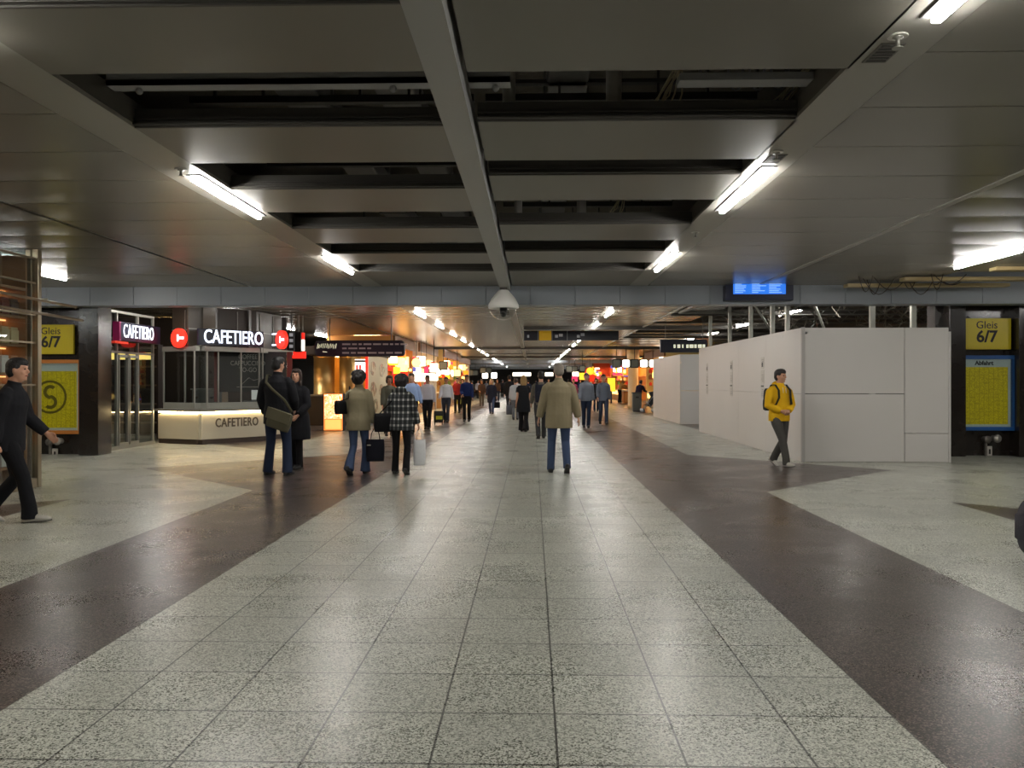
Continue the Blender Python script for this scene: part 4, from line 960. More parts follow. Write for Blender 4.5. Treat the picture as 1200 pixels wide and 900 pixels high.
# stroller
p = P(760, 0, 41.8)
t = thing('stroller', 'dark folded stroller with pale wheels beside the waste bin', 'stroller', (p.x, 41.8, 0)); SD = mat('stroller_dark', (40, 42, 48)); SG = mat('stroller_grey', (180, 182, 186), rough=.3, metal=.4)
bm = bmesh.new(); prism(bm, [(-.2, .35), (.1, .3), (.3, .55), (.28, .85), (.12, .8), (.0, .5)], -.2, .2); obj('seat', bm, SD, t)
bm = bmesh.new(); tube(bm, [(-.3, -.22, .1), (.3, -.22, .95)], .015, n=6); tube(bm, [(-.3, .22, .1), (.3, .22, .95)], .015, n=6); tube(bm, [(.3, -.22, .95), (.3, .22, .95)], .02, n=6); tube(bm, [(.25, -.22, .1), (-.15, -.22, .55)], .015, n=6); tube(bm, [(.25, .22, .1), (-.15, .22, .55)], .015, n=6); obj('chassis', bm, SG, t)
for x in (-.3, .25):
    for y in (-.22, .22):
        bm = bmesh.new(); tube(bm, [(x, y - .02, .1), (x, y + .02, .1)], .1, n=16); tube(bm, [(x, y - .025, .1), (x, y + .025, .1)], .04, n=10); obj('wheel', bm, SG, t)
bm = bmesh.new(); prism(bm, [(.1, .8), (.35, .9), (.25, 1.05), (.0, 1.0)], -.2, .2); obj('hood', bm, SD, t)
# far end of the hall
bm = bmesh.new(); box(bm, -15, 13, 118, 118.2, 0, 3.39); struct('wall_hall_end', bm, mat('end_wall_dark', (40, 38, 36), rough=.7))
a = P(601, 440.7, 116); b = P(622, 436.5, 116)
for (x0, x1, lab) in ((601, 622, 'long white lit band far away at the end of the hall'), (639, 648, 'short white lit band at the end of the hall, right of centre')):
    a = P(x0, 440.7, 116); b = P(x1, 436.5, 116); t = thing('lit_band', lab, 'lit sign', ((a.x + b.x) / 2, 116, a.z)); hw = (b.x - a.x) / 2
    bx('face', LIT['white'], t, -hw, hw, 0, .1, 0, b.z - a.z, .01); bx('case', LIT['dark'], t, -hw - .1, hw + .1, .1, .2, -.05, b.z - a.z + .05); bx('hanger', LIT['dark'], t, -hw * .5, -hw * .5 + .1, .1, .15, 0, ZC - a.z)
# rolling suitcase at the right frame edge
t = thing('rolling_suitcase', 'dark blue rounded suitcase cut off by the right picture edge', 'suitcase', (4.28, 6.95, 0), .1)
SB = mat('suitcase_navy', (22, 24, 40), rough=.55, bump=.2, bscale=60)
bm = bmesh.new(); prism(bm, rrect(-.26, .26, .05, .56, .16, 8), -.13, .13); bmesh.ops.bevel(bm, geom=[e for e in bm.edges if abs(e.verts[0].co.y - e.verts[1].co.y) < .01], offset=.03, segments=3, affect='EDGES'); 
for f in bm.faces: f.smooth = True
obj('body', bm, SB, t)
bm = bmesh.new(); tube(bm, [(-.14, 0, .54), (-.14, 0, .62), (-.1, 0, .655), (.1, 0, .655), (.14, 0, .62), (.14, 0, .54)], .014, n=8); obj('handle', bm, mat('handle_black', (20, 20, 20), rough=.3), t)
bm = bmesh.new(); prism(bm, rrect(-.18, .18, .12, .42, .06), -.16, -.12); obj('front_pocket', bm, SB, t)
for x in (-.2, .2):
    bm = bmesh.new(); tube(bm, [(x, -.03, .04), (x, .03, .04)], .04, n=14); obj('wheel', bm, INK, t)
bm = bmesh.new(); tube(bm, [(-.2, -.135, .47), (.2, -.135, .47)], .006, n=6); obj('zip', bm, SG, t)
# ============================================================= people
HIP = .0
def remesh(bm, name, voxel, smooth=2, n_=.5):
    me = bpy.data.meshes.new(name + '_raw'); bmesh.ops.recalc_face_normals(bm, faces=bm.faces[:]); bm.to_mesh(me); bm.free()
    o = bpy.data.objects.new('tmp', me); C.objects.link(o)
    m = o.modifiers.new('r', 'REMESH'); m.mode = 'VOXEL'; m.voxel_size = voxel; m.use_smooth_shade = True
    if smooth: s = o.modifiers.new('s', 'SMOOTH'); s.factor = n_; s.iterations = smooth
    dg = bpy.context.evaluated_depsgraph_get(); out = bpy.data.meshes.new_from_object(o.evaluated_get(dg)); out.name = name
    bpy.data.objects.remove(o); bpy.data.meshes.remove(me)
    for p in out.polygons: p.use_smooth = True
    return out
def V(*a): return Vector(a)
def ik(h, a, l1, l2, fwd):
    d = a - h; L = min(d.length, l1 + l2 - .002); t = d.normalized()
    x = (l1 * l1 - l2 * l2 + L * L) / (2 * L); r = math.sqrt(max(0, l1 * l1 - x * x))
    f = (fwd - t * fwd.dot(t)).normalized()
    return h + t * x + f * r
class Pose:
    """joints of a 1.75 m figure facing +Y (its right hand is +X)"""
    def __init__(s, feet=((-.10, 0, 0, 0), (.10, 0, 0, 0)), arms=((0, 8, 10, 0), (0, 8, 10, 0)), lean=0, head=(0, 0), sh=.185, hipw=.095, curl=.5):
        # feet: (x, y, lift, pitch) left then right ; arms: (swing, out, elbow, inward) left, right
        s.key = (feet, arms, lean, head, sh, hipw, curl)
        ank = [V(f[0], f[1] - .0, .085 + f[2]) for f in feet]
        hz = min(a.z + math.sqrt(.84 ** 2 - (a.y) ** 2 - (abs(a.x) - hipw) ** 2) for a in ank)
        s.hz = hz; s.ank = ank; s.feet = feet
        s.hip = [V(-hipw, 0, hz), V(hipw, 0, hz)]
        s.knee = [ik(s.hip[i], ank[i], .43, .415, V(0, 1, 0)) for i in (0, 1)]
        up = V(0, math.sin(math.radians(lean)), math.cos(math.radians(lean)))
        s.up = up; s.pel = V(0, 0, hz)
        s.at = lambda h, dy=0: s.pel + up * h + V(0, dy, 0)
        s.neck = s.at(.57); s.headc = s.at(.715, .025)
        s.sh = [s.at(.475) + V(-sh + .012, -.005, 0), s.at(.475) + V(sh - .012, -.005, 0)]
        s.el = []; s.wr = []; s.fd = []
        for i, sd in ((0, -1), (1, 1)):
            a, b, e, inw = [math.radians(q) for q in arms[i]]
            du = V(sd * math.sin(b), math.sin(a) * math.cos(b), -math.cos(a) * math.cos(b))
            fp = V(-sd * math.sin(inw), math.cos(inw), 0); fp = (fp - du * fp.dot(du)).normalized()
            el = s.sh[i] + du * .285; df = du * math.cos(e) + fp * math.sin(e)
            s.el.append(el); s.wr.append(el + df * .245); s.fd.append(df.normalized())
        s.headyaw = math.radians(head[0]); s.headp = math.radians(head[1]); s.curl = curl; s.shw = sh
def headm(p):
    return Matrix.Translation(p.headc) @ Matrix.Rotation(p.headyaw, 4, 'Z') @ Matrix.Rotation(p.headp, 4, 'X')
def body_bm(p):
    bm = bmesh.new(); X = (1, 0, 0)
    a = p.at
    tube(bm, [a(-.08), a(.0), a(.12), a(.22), a(.34), a(.45), a(.52), a(.555)], [(.10, .085), (.155, .105), (.145, .095), (.135, .09), (.155, .105), (.165, .10), (.12, .075), (.06, .055)], X, 16)
    tube(bm, [a(.50), a(.57), a(.65, .015)], [(.065, .06), (.055, .058), (.055, .06)], X, 12)
    for i, sd in ((0, -1), (1, 1)):
        h, k, an = p.hip[i], p.knee[i], p.ank[i]
        tube(bm, [h + V(0, 0, .05), h + (k - h) * .25, h + (k - h) * .7, k, k + (an - k) * .3, k + (an - k) * .75, an], [(.085, .09), (.085, .09), (.062, .065), (.052, .055), (.055, .058), (.038, .042), (.036, .042)], X, 12)
        f = p.feet[i]; pt = math.radians(f[3]); fw = V(0, math.cos(pt), math.sin(pt)); dn = V(0, math.sin(pt), -math.cos(pt))
        tube(bm, [an - fw * .05 + dn * .035, an + dn * .03 + fw * .03, an + fw * .12 + dn * .05, an + fw * .17 + dn * .06], [(.03, .03), (.038, .04), (.04, .025), (.028, .016)], X, 10)
        s0, e, w_ = p.sh[i], p.el[i], p.wr[i]
        tube(bm, [s0 + V(-sd * .06, 0, .0), s0, s0 + (e - s0) * .5, e, e + (w_ - e) * .3, e + (w_ - e) * .8, w_], [(.04, .05), (.050, .052), (.045, .047), (.038, .04), (.038, .038), (.028, .028), (.026, .024)], X, 10)
        # hand
        d = p.fd[i]; n = V(-sd, 0, 0); n = (n - d * n.dot(d)).normalized(); wv = d.cross(n) * (1 if sd > 0 else -1)
        fwd = V(0, 1, 0) - d * d.y
        if wv.dot(fwd) < 0: wv = -wv          # wv points to the thumb side
        pc = w_ + d * .05
        tube(bm, [w_ - d * .01, w_ + d * .03, w_ + d * .07, w_ + d * .092], [(.026, .020), (.036, .016), (.041, .015), (.038, .012)], tuple(wv), 10)
        for k_, (o, L) in enumerate(((.031, .068), (.0105, .078), (-.0105, .072), (-.031, .056))):
            b0 = w_ + d * .085 + wv * o; pts = [b0]; ang = 0; cur = d.copy(); r0 = .0092
            for sgm in range(3):
                ang += p.curl * (.35 + .2 * sgm) * 1.2; dr = d * math.cos(ang) + n * math.sin(ang)
                pts.append(pts[-1] + dr * L * (.42, .32, .26)[sgm])
            tube(bm, pts, [.0098, .0092, .0085, .0072], tuple(wv), 6)
        t0 = w_ + d * .025 + wv * .028
        tube(bm, [t0, t0 + d * .03 + wv * .02 + n * .008, t0 + d * .055 + wv * .022 + n * .022, t0 + d * .072 + wv * .018 + n * .03], [.013, .0115, .0100, .0085], tuple(n), 6)
    # head
    M = headm(p); hb = bmesh.new()
    rings = [(-.118, .052, .018, .022), (-.105, .042, .036, .042), (-.085, .030, .050, .058), (-.055, .018, .062, .074), (-.02, .006, .068, .086), (.02, .0, .073, .093), (.055, -.004, .075, .095), (.085, -.008, .066, .085), (.108, -.010, .045, .062), (.121, -.012, .018, .028)]
    tube(hb, [(0, y, z) for z, y, a_, b_ in rings], [(a_, b_) for z, y, a_, b_ in rings], X, 18)
    tube(hb, [(0, .086, .022), (0, .098, .002), (0, .110, -.018), (0, .094, -.03)], [.008, .011, .0145, .010], X, 8)
    for sd in (-1, 1):
        ball(hb, (sd * .076, -.008, -.005), (.010, .02, .032), 10)
        tube(hb, [(sd * .012, .086, .032), (sd * .03, .086, .036), (sd * .05, .074, .03)], [.008, .009, .007], (0, 0, 1), 6)
        ball(hb, (sd * .042, .062, -.025), (.02, .018, .02), 10)
    tube(hb, [(-.024, .080, -.058), (0, .091, -.056), (.024, .080, -.058)], [.006, .010, .006], (0, 0, 1), 6)
    ball(hb, (0, .072, -.092), (.022, .02, .018), 10)
    bmesh.ops.transform(hb, matrix=M, verts=hb.verts[:])
    me = bpy.data.meshes.new('h'); hb.to_mesh(me); hb.free(); bm.from_mesh(me); bpy.data.meshes.remove(me)
    return bm
def trousers_bm(p, fit=1.0, flare=0.0, length=1.0):
    bm = bmesh.new(); X = (1, 0, 0); a = p.at
    tube(bm, [a(-.10), a(-.04), a(.03), a(.10), a(.125)], [(.12, .095), (.165, .12), (.166, .12), (.155, .112), (.15, .108)], X, 18)
    for i in (0, 1):
        h, k, an = p.hip[i], p.knee[i], p.ank[i]; bot = an + (k - an).normalized() * (.0 + (1 - length) * .8) + V(0, -.01, -.045 * (length > .9))
        tube(bm, [h + V(0, 0, .03), h + (k - h) * .3, h + (k - h) * .75, k, k + (an - k) * .35, k + (an - k) * .8, bot], [(.092 * fit, .105 * fit), (.093 * fit, .10 * fit), (.075 * fit, .08 * fit), (.068 * fit, .072 * fit), (.066 * fit, .07 * fit), (.062 * fit + flare * .7, .068 * fit + flare * .7), (.062 * fit + flare, .074 * fit + flare)], X, 14)
    return bm
def skirt_bm(p, length=.5, flare=.08):
    bm = bmesh.new(); a = p.at
    tube(bm, [a(.12), a(.02), V(0, 0, p.hz - length * .5), V(0, 0, p.hz - length)], [(.15, .11), (.17, .125), (.18 + flare * .5, .15 + flare * .5), (.18 + flare, .16 + flare)], (1, 0, 0), 20)
    return bm
def top_bm(p, hem=-.05, th=.02, flare=.0, sleeve=1.0, collar=.0, hood=False, belly=0, waist=0):
    bm = bmesh.new(); X = (1, 0, 0); a = p.at; s = p.shw - .185; ts = min(th, .028)
    low = V(0, 0, 0)
    pts = [a(max(hem, -.02)) if hem >= -.02 else V(0, 0, p.hz + hem), a(.02 if hem < -.02 else (hem + .05)), a(.14), a(.25), a(.36), a(.46), a(.52), a(.56)]
    r = [(.165 + th + flare, .115 + th + flare), (.165 + th + flare * .6, .118 + th + flare * .5 + belly), (.152 + th - waist, .108 + th + belly), (.152 + th - waist * .7, .108 + th + belly * .6), (.168 + th + s * .6, .118 + th), (.162 + th * .7 + s * .8, .106 + th), (.108 + th * .5 + s * .4, .082 + th * .5), (.062 + th * .5, .058 + th * .5)]
    if hem < -.02 and hem < -.25: pts.insert(1, V(0, 0, p.hz + hem * .5)); r.insert(1, (.172 + th + flare * .8, .13 + th + flare * .8))
    tube(bm, pts, r, X, 20)
    for i, sd in ((0, -1), (1, 1)):
        s0, e, w_ = p.sh[i], p.el[i], p.wr[i]
        if sleeve > .5: w2 = w_ - p.fd[i] * .01; P_ = [s0 + V(-sd * .08, 0, .02), s0 + V(-sd * .035, 0, .008), s0 + (e - s0) * .12, s0 + (e - s0) * .5, e, e + (w2 - e) * .5, w2]; R_ = [.03 + ts * .6, .048 + ts * .7, .054 + ts * .85, .051 + ts, .045 + ts, .040 + ts, .033 + ts * .8]
        else: P_ = [s0 + V(-sd * .08, 0, .02), s0 + V(-sd * .035, 0, .008), s0 + (e - s0) * .12, s0 + (e - s0) * .6]; R_ = [.03 + ts * .6, .046 + ts * .7, .054 + ts * .8, .056 + ts]
        tube(bm, P_, R_, X, 12)
    if collar > 0:
        tube(bm, [a(.53), a(.57, .004), a(.57 + collar, .01)], [(.078 + th * .3, .07 + th * .3), (.07, .068), (.072, .072)], X, 14)
    if hood:
        ball(bm, a(.56, -.075), (.11, .06, .075), 14); tube(bm, [a(.54), a(.60, -.0)], [(.095, .085), (.08, .075)], X, 14)
    return bm
def hair_bm(p, style):
    bm = bmesh.new(); M = headm(p)
    def B(c, r): ball(bm, c, r, 14)
    if style in ('short', 'grey'):
        B((0, -.018, .045), (.086, .10, .092)); B((0, .012, .078), (.074, .094, .060)); B((0, -.045, -.005), (.082, .072, .085))
    elif style == 'balding':
        B((0, -.05, .0), (.082, .062, .06)); B((0, -.03, .03), (.084, .07, .05))
    elif style == 'bob':
        B((0, -.022, .045), (.098, .112, .098)); B((0, .012, .078), (.078, .096, .062)); B((0, -.05, -.02), (.10, .08, .10)); B((-.07, -.01, -.03), (.03, .05, .08)); B((.07, -.01, -.03), (.03, .05, .08))
    elif style == 'long':
        B((0, -.02, .04), (.092, .106, .096)); B((0, .010, .078), (.076, .096, .062)); B((0, -.055, -.03), (.092, .066, .12)); B((0, -.075, -.13), (.085, .045, .11))
        for sd in (-1, 1): B((sd * .078, -.01, -.04), (.028, .045, .10)); B((sd * .075, .0, -.12), (.028, .04, .08))
    elif style == 'pony':
        B((0, -.022, .04), (.084, .10, .092)); B((0, -.055, .0), (.07, .06, .08)); tube(bm, [(0, -.10, .03), (0, -.15, .0), (0, -.15, -.10), (0, -.13, -.17)], [.022, .03, .028, .01], (1, 0, 0), 8)
    elif style == 'curly':
        rr = random.Random(5); B((0, -.03, .03), (.112, .115, .115)); B((0, -.06, -.03), (.11, .085, .09))
        for k in range(26):
            th = rr.uniform(0, 2 * PI); ph = rr.uniform(-.6, 1.3); c = (math.cos(th) * math.cos(ph) * .095, -.035 + math.sin(th) * math.cos(ph) * .09, .03 + math.sin(ph) * .085)
            if c[1] < .045 or c[2] > .08: B(c, (.045, .045, .045))
    bmesh.ops.transform(bm, matrix=M, verts=bm.verts[:])
    return bm
CACHE = {}
def cached(key, fn, name, voxel, smooth=2, f=.5):
    key = (key, voxel)
    if key not in CACHE: CACHE[key] = remesh(fn(), name, voxel, smooth, f)
    return CACHE[key]
def cloth(name, rgb, **k):
    kw = dict(rough=.85, bump=.9, bscale=5.5, vary=.14, vscale=4, spec=.25); kw.update(k); return mat('cloth_' + name, rgb, **kw)
SKIN = mat('skin', (196, 146, 118), rough=.5); SKIN2 = mat('skin_tan', (168, 118, 92), rough=.5)
EYEW = mat('eye', (40, 30, 28), rough=.2); LIP = mat('lips', (160, 84, 78), rough=.4)
SHB = mat('shoe_black', (22, 20, 20), rough=.4); SHW = mat('shoe_white', (176, 172, 162), rough=.5); SHG = mat('shoe_grey', (120, 116, 108), rough=.5); SOLE = mat('sole', (60, 58, 55), rough=.8)
def link(name, me, m, parent):
    o = bpy.data.objects.new(name, me); C.objects.link(o); o.parent = parent
    if not me.materials: me.materials.append(m)
    o.material_slots[0].link = 'OBJECT'; o.material_slots[0].material = m
    return o
def shoe_mesh(p, i, heel=False):
    bm = bmesh.new(); f = p.feet[i]; an = p.ank[i]; pt = math.radians(f[3]); fw = V(0, math.cos(pt), math.sin(pt)); dn = V(0, math.sin(pt), -math.cos(pt))
    b = .055
    tube(bm, [an - fw * .085 + dn * b, an - fw * .06 + dn * (b - .01), an - fw * .0 + dn * (b - .022), an + fw * .06 + dn * (b - .014), an + fw * .12 + dn * (b - .004), an + fw * .17 + dn * (b + .0), an + fw * .195 + dn * (b + .006)], [(.026, .022), (.04, .042), (.042, .056), (.043, .044), (.048, .032), (.042, .026), (.024, .016)], (1, 0, 0), 12)
    return bm
def person(px, py, face, H, label, pose, skin=SKIN, hair=('short', (30, 24, 20)), top=None, low=None, shoes=SHB, vox=.014, faceon=True, extra=None, group=None, z=0):
    """px, py: where the feet meet the floor in the photograph; face: heading in degrees (0 = away from the viewer)"""
    g = G(px, py); s = H / 1.75
    r = thing('person', label, 'person', (g.x, g.y, z), math.radians(face), group); r.scale = (s, s, s)
    k = pose.key; vb = min(vox, .0105)
    body = link('body', cached(('b',) + k, lambda: body_bm(pose), 'body', vb, 1, .4), skin, r)
    if low[0] == 'trousers': link('trousers', cached(('t', low[2:]) + k, lambda: trousers_bm(pose, *low[2:]), 'trousers', vox), low[1], r)
    else:
        link('skirt', cached(('s', low[2:]) + k, lambda: skirt_bm(pose, *low[2:]), 'skirt', vox), low[1], r)
    kw = top[2]
    link(top[0], cached(('top', tuple(sorted(kw.items()))) + k, lambda: top_bm(pose, **kw), top[0], vox), top[1], r)
    link('hair', cached(('h', hair[0]) + k, lambda: hair_bm(pose, hair[0]), 'hair', .010, 2), mat('hair_%d_%d_%d' % hair[1], hair[1], rough=.6, bump=.5, bscale=60), r)
    for i in (0, 1):
        if ('sh', i) + k not in CACHE:
            bm = shoe_mesh(pose, i); me = bpy.data.meshes.new('shoe'); bmesh.ops.recalc_face_normals(bm, faces=bm.faces[:]); bm.to_mesh(me); bm.free(); CACHE[('sh', i) + k] = me
        so = link('shoe', CACHE[('sh', i) + k], shoes, r)
        f = pose.feet[i]; an = pose.ank[i]; pt = math.radians(f[3]); fw = V(0, math.cos(pt), math.sin(pt)); dn = V(0, math.sin(pt), -math.cos(pt))
        bm = bmesh.new(); tube(bm, [an - fw * .088 + dn * .076, an + fw * .02 + dn * .077, an + fw * .12 + dn * .077, an + fw * .195 + dn * .073], [(.032, .008), (.04, .008), (.05, .008), (.03, .007)], (1, 0, 0), 10)
        obj('sole', bm, SOLE, so)
    if faceon:
        M = headm(pose)
        for sd in (-1, 1):
            bm = bmesh.new(); ball(bm, M @ V(sd * .031, .083, .012), (.012, .008, .008), 8); obj('eye', bm, EYEW, r)
        bm = bmesh.new(); tube(bm, [M @ V(-.024, .086, -.058), M @ V(0, .099, -.057), M @ V(.024, .086, -.058)], [.004, .0065, .004], (0, 0, 1), 6); obj('mouth', bm, LIP, r)
    if extra: extra(r, pose)
    return r
def strap(r, name, pts, rad, m):
    bm = bmesh.new(); tube(bm, pts, rad, (0, 1, 0), 8); return obj(name, bm, m, r)

# poses -------------------------------------------------------------
STAND = Pose(feet=((-.12, .0, 0, 0), (.12, .03, 0, 0)))
WALK_A = Pose(feet=((-.08, .22, .0, 8), (.08, -.26, .05, -28)), arms=((-16, 9, 12, 0), (18, 9, 22, 5)), lean=2, sh=.172)
WALK_B = Pose(feet=((-.08, -.22, .05, -26), (.08, .18, .0, 6)), arms=((16, 9, 20, 5), (-14, 9, 12, 0)), lean=2, sh=.178)
WALK_C = Pose(feet=((-.06, .12, .0, 0), (.07, -.14, .03, -16)), arms=((-8, 8, 14, 0), (10, 8, 16, 0)), lean=1, sh=.165)
WALK_D = Pose(feet=((-.08, -.10, .02, -14), (.08, .10, .0, 0)), arms=((8, 8, 14, 0), (6, 8, 60, 20)), lean=1, sh=.17)
OLD = Pose(feet=((-.13, .06, 0, 0), (.12, -.16, .05, -32)), arms=((2, 14, 8, 0), (-2, 15, 14, 10)), lean=3, head=(4, -6), sh=.20)
MANJ = Pose(feet=((-.16, .02, 0, 0), (.16, .0, 0, 0)), arms=((6, 16, 30, 40), (8, 12, 55, 30)), lean=0, head=(-22, -4), sh=.2)
WOMC = Pose(feet=((-.07, .03, 0, 0), (.07, -.05, 0, 0)), arms=((4, 10, 50, 40), (8, 12, 60, 45)), lean=0, head=(12, 4), sh=.165, hipw=.085)
WOMW = Pose(feet=((-.08, -.26, .06, -34), (.06, .20, .0, 4)), arms=((6, 8, 20, 0), (4, 10, 6, 0)), lean=3, head=(-10, 0), sh=.165, hipw=.09, curl=1.5)
WOMP = Pose(feet=((-.13, .10, 0, 0), (.12, -.14, .03, -20)), arms=((6, 12, 40, 10), (6, 14, 6, 0)), lean=3, head=(-5, 0), sh=.165, hipw=.09, curl=1.5)
YELM = Pose(feet=((-.04, -.22, .04, -24), (.03, .26, 0, 6)), arms=((4, 14, 75, 55), (4, 14, 75, 55)), lean=1, head=(24, 0), sh=.19)
DARKM = Pose(feet=((-.08, -.22, .06, -30), (.07, .24, 0, 4)), arms=((16, 8, 30, 0), (-14, 9, 15, 0)), lean=5)
BEND = Pose(feet=((-.1, .0, 0, 0), (.1, .02, 0, 0)), arms=((38, 6, 40, 10), (34, 6, 45, 10)), lean=26, head=(0, 16))

JEANS = cloth('jeans', (62, 76, 104)); DJEANS = cloth('dark_jeans', (38, 48, 70)); BLK = cloth('black', (26, 26, 30)); BLKT = cloth('black_trousers', (24, 22, 24)); NAVYC = cloth('navy', (30, 44, 92)); WHT = cloth('white_shirt', (214, 212, 218)); BLU = cloth('light_blue', (150, 172, 212)); GRYJ = cloth('grey_jacket', (122, 128, 140)); CHAR = cloth('charcoal', (58, 58, 60)); TAN = cloth('tan', (138, 127, 101)); KHA = cloth('khaki', (142, 132, 106)); YLW = cloth('yellow', (226, 176, 22)); GRN = cloth('olive_coat', (84, 82, 70)); REDC = cloth('red_top', (150, 40, 36)); AMB_LIT = cloth('amber_lit_shirt', (224, 178, 110)); PURP = cloth('dark_plum', (40, 30, 52)); BRN = cloth('brown', (76, 56, 44))  # yellow shop light is put into the amber shirt colour
def plaid():
    m = bpy.data.materials.new('cloth_plaid'); m.use_nodes = True; nt = m.node_tree; L = nt.links; b = nt.nodes['Principled BSDF']; b.inputs['Roughness'].default_value = .85
    tc = nt.nodes.new('ShaderNodeTexCoord'); sp = nt.nodes.new('ShaderNodeSeparateXYZ'); L.new(tc.outputs['Object'], sp.inputs[0])
    def M(op, a, b_=None):
        n = nt.nodes.new('ShaderNodeMath'); n.operation = op
        for i, v in enumerate((a, b_)):
            if v is None: continue
            if isinstance(v, (int, float)): n.inputs[i].default_value = v
            else: L.new(v, n.inputs[i])
        return n.outputs[0]
    h = M('GREATER_THAN', M('FRACT', M('MULTIPLY', sp.outputs[2], 9.0)), .68); v = M('GREATER_THAN', M('FRACT', M('MULTIPLY', sp.outputs[0], 13.0)), .66)
    s = M('MULTIPLY', M('ADD', h, v), .5)
    r = nt.nodes.new('ShaderNodeValToRGB'); L.new(s, r.inputs[0]); cr = r.color_ramp; cr.interpolation = 'CONSTANT'
    cr.elements[0].color = lin((30, 32, 34)) + (1,); cr.elements[1].position = .4; cr.elements[1].color = lin((82, 84, 84)) + (1,); e = cr.elements.new(.8); e.color = lin((188, 186, 180)) + (1,)
    L.new(r.outputs[0], b.inputs['Base Color']); return m
PLAID = plaid()

# the man in tan jacket -------------------------------------------------------------
person(655, 554, 2, 1.80, 'grey-haired person in a loose tan jacket and blue jeans walking away, centre', OLD, hair=('grey', (128, 120, 108)), top=('jacket', TAN, dict(hem=-.20, th=.045, flare=.012, collar=.03)), low=('trousers', JEANS, 1.0, .0), vox=.011, faceon=False)
# couple by the cafe
person(325, 557, -8, 1.90, 'tall person in black jacket and jeans, back turned, beside the cafe counter', MANJ, hair=('short', (20, 17, 16)), top=('jacket', BLK, dict(hem=-.16, th=.035, flare=.01, collar=.04)), low=('trousers', DJEANS, 1.02, .012), vox=.011, faceon=False)
person(348, 549.5, 168, 1.72, 'long-haired person in black coat and boots facing the viewer beside the cafe', WOMC, skin=SKIN, hair=('long', (48, 30, 22)), top=('coat', BLK, dict(hem=-.40, th=.028, flare=.05, collar=.05, waist=.015)), low=('trousers', BLKT, .9, .0), vox=.011)
# the two women with shopping bags
person(420, 556, -6, 1.70, 'dark-haired person in a beige jacket and flared jeans walking away', WOMW, hair=('curly', (26, 18, 16)), top=('jacket', KHA, dict(hem=-.16, th=.026, flare=.02, collar=.03, waist=.01)), low=('trousers', JEANS, .9, .03), vox=.011, faceon=False)
person(470, 556, -4, 1.62, 'dark-haired person in a black and white plaid jacket walking away', WOMP, hair=('curly', (30, 14, 14)), top=('jacket', PLAID, dict(hem=-.14, th=.03, flare=.03, hood=True)), low=('trousers', BLKT, .92, .01), vox=.011, faceon=False)
# yellow hoodie
def hoodie(r, p):
    for sd in (-1, 1): strap(r, 'drawstring', [p.at(.52, .14) + V(sd * .03, 0, 0), p.at(.42, .155) + V(sd * .03, 0, 0)], .004, WHT)
person(913, 546, 200, 1.76, 'person in a yellow hooded sweatshirt walking in front of the hoarding', YELM, hair=('short', (36, 28, 24)), top=('hoodie', YLW, dict(hem=-.08, th=.035, flare=.0, hood=True)), low=('trousers', cloth('grey_trousers', (74, 72, 68)), 1.02, .0), shoes=SHW, vox=.011, extra=hoodie)
# dark blurred man at the left edge
person(10, 612, -78, 1.78, 'person in dark clothes and white sneakers striding past the left shop glass', DARKM, hair=('short', (20, 18, 18)), top=('jacket', BLK, dict(hem=-.14, th=.035, collar=.03)), low=('trousers', cloth('black2', (20, 20, 24)), 1.0, .01), shoes=SHW, vox=.011)
# backpack man, woman in black
person(634, 514, 3, 1.80, 'person with dark backpack walking away just left of the tan jacket', WALK_B, hair=('short', (40, 34, 28)), top=('jumper', cloth('grey_brown', (104, 98, 88)), dict(hem=-.04, th=.02)), low=('trousers', CHAR, 1.02, .0), vox=.013, faceon=False)
person(613.5, 506, 0, 1.70, 'blond person in a long black outfit walking away near the centre', WALK_C, hair=('long', (150, 118, 70)), top=('tunic', BLK, dict(hem=-.30, th=.02, flare=.03, sleeve=.3)), low=('trousers', BLKT, 1.1, .04), vox=.013, faceon=False)
person(604, 492, 0, 1.66, 'person in a pale jacket half hidden behind the blond person in black', WALK_D, hair=('short', (60, 46, 36)), top=('jacket', cloth('pale', (176, 178, 182)), dict(hem=-.08, th=.03)), low=('trousers', cloth('mid_grey', (104, 106, 112)), 1.0, .0), vox=.014, faceon=False)
# walkers on the left, facing the viewer
person(547, 494, 180, 1.78, 'person in a dark blue shirt and black trousers walking toward the viewer', WALK_D, skin=SKIN2, hair=('short', (24, 20, 18)), top=('shirt', NAVYC, dict(hem=.04, th=.022)), low=('trousers', BLKT, 1.0, .0), vox=.014)
person(523, 495, 178, 1.72, 'person in a white shirt and dark trousers, nearer to the dark blue shirt', WALK_A, skin=SKIN2, hair=('short', (60, 44, 32)), top=('shirt', WHT, dict(hem=.05, th=.024, belly=.03)), low=('trousers', cloth('slate', (54, 56, 66)), 1.0, .0), vox=.014)
person(501, 503, 180, 1.72, 'person in a white shirt and black trousers pulling a small wheeled bag', WALK_C, skin=SKIN2, hair=('short', (84, 70, 58)), top=('shirt', cloth('white_shirt2', (200, 196, 206)), dict(hem=.05, th=.024)), low=('trousers', BLKT, 1.0, .0), vox=.014)
person(483, 508, 170, 1.78, 'person in a light blue shirt behind the plaid jacket', WALK_A, skin=SKIN, hair=('short', (60, 46, 38)), top=('shirt', BLU, dict(hem=.04, th=.022)), low=('trousers', BLKT, 1.0, .0), vox=.014)
person(456, 511, 200, 1.68, 'person in an olive jacket between the beige and plaid jackets', WALK_C, skin=SKIN2, hair=('bob', (34, 22, 18)), top=('jacket', GRN, dict(hem=-.12, th=.03)), low=('trousers', CHAR, 1.0, .0), vox=.014)
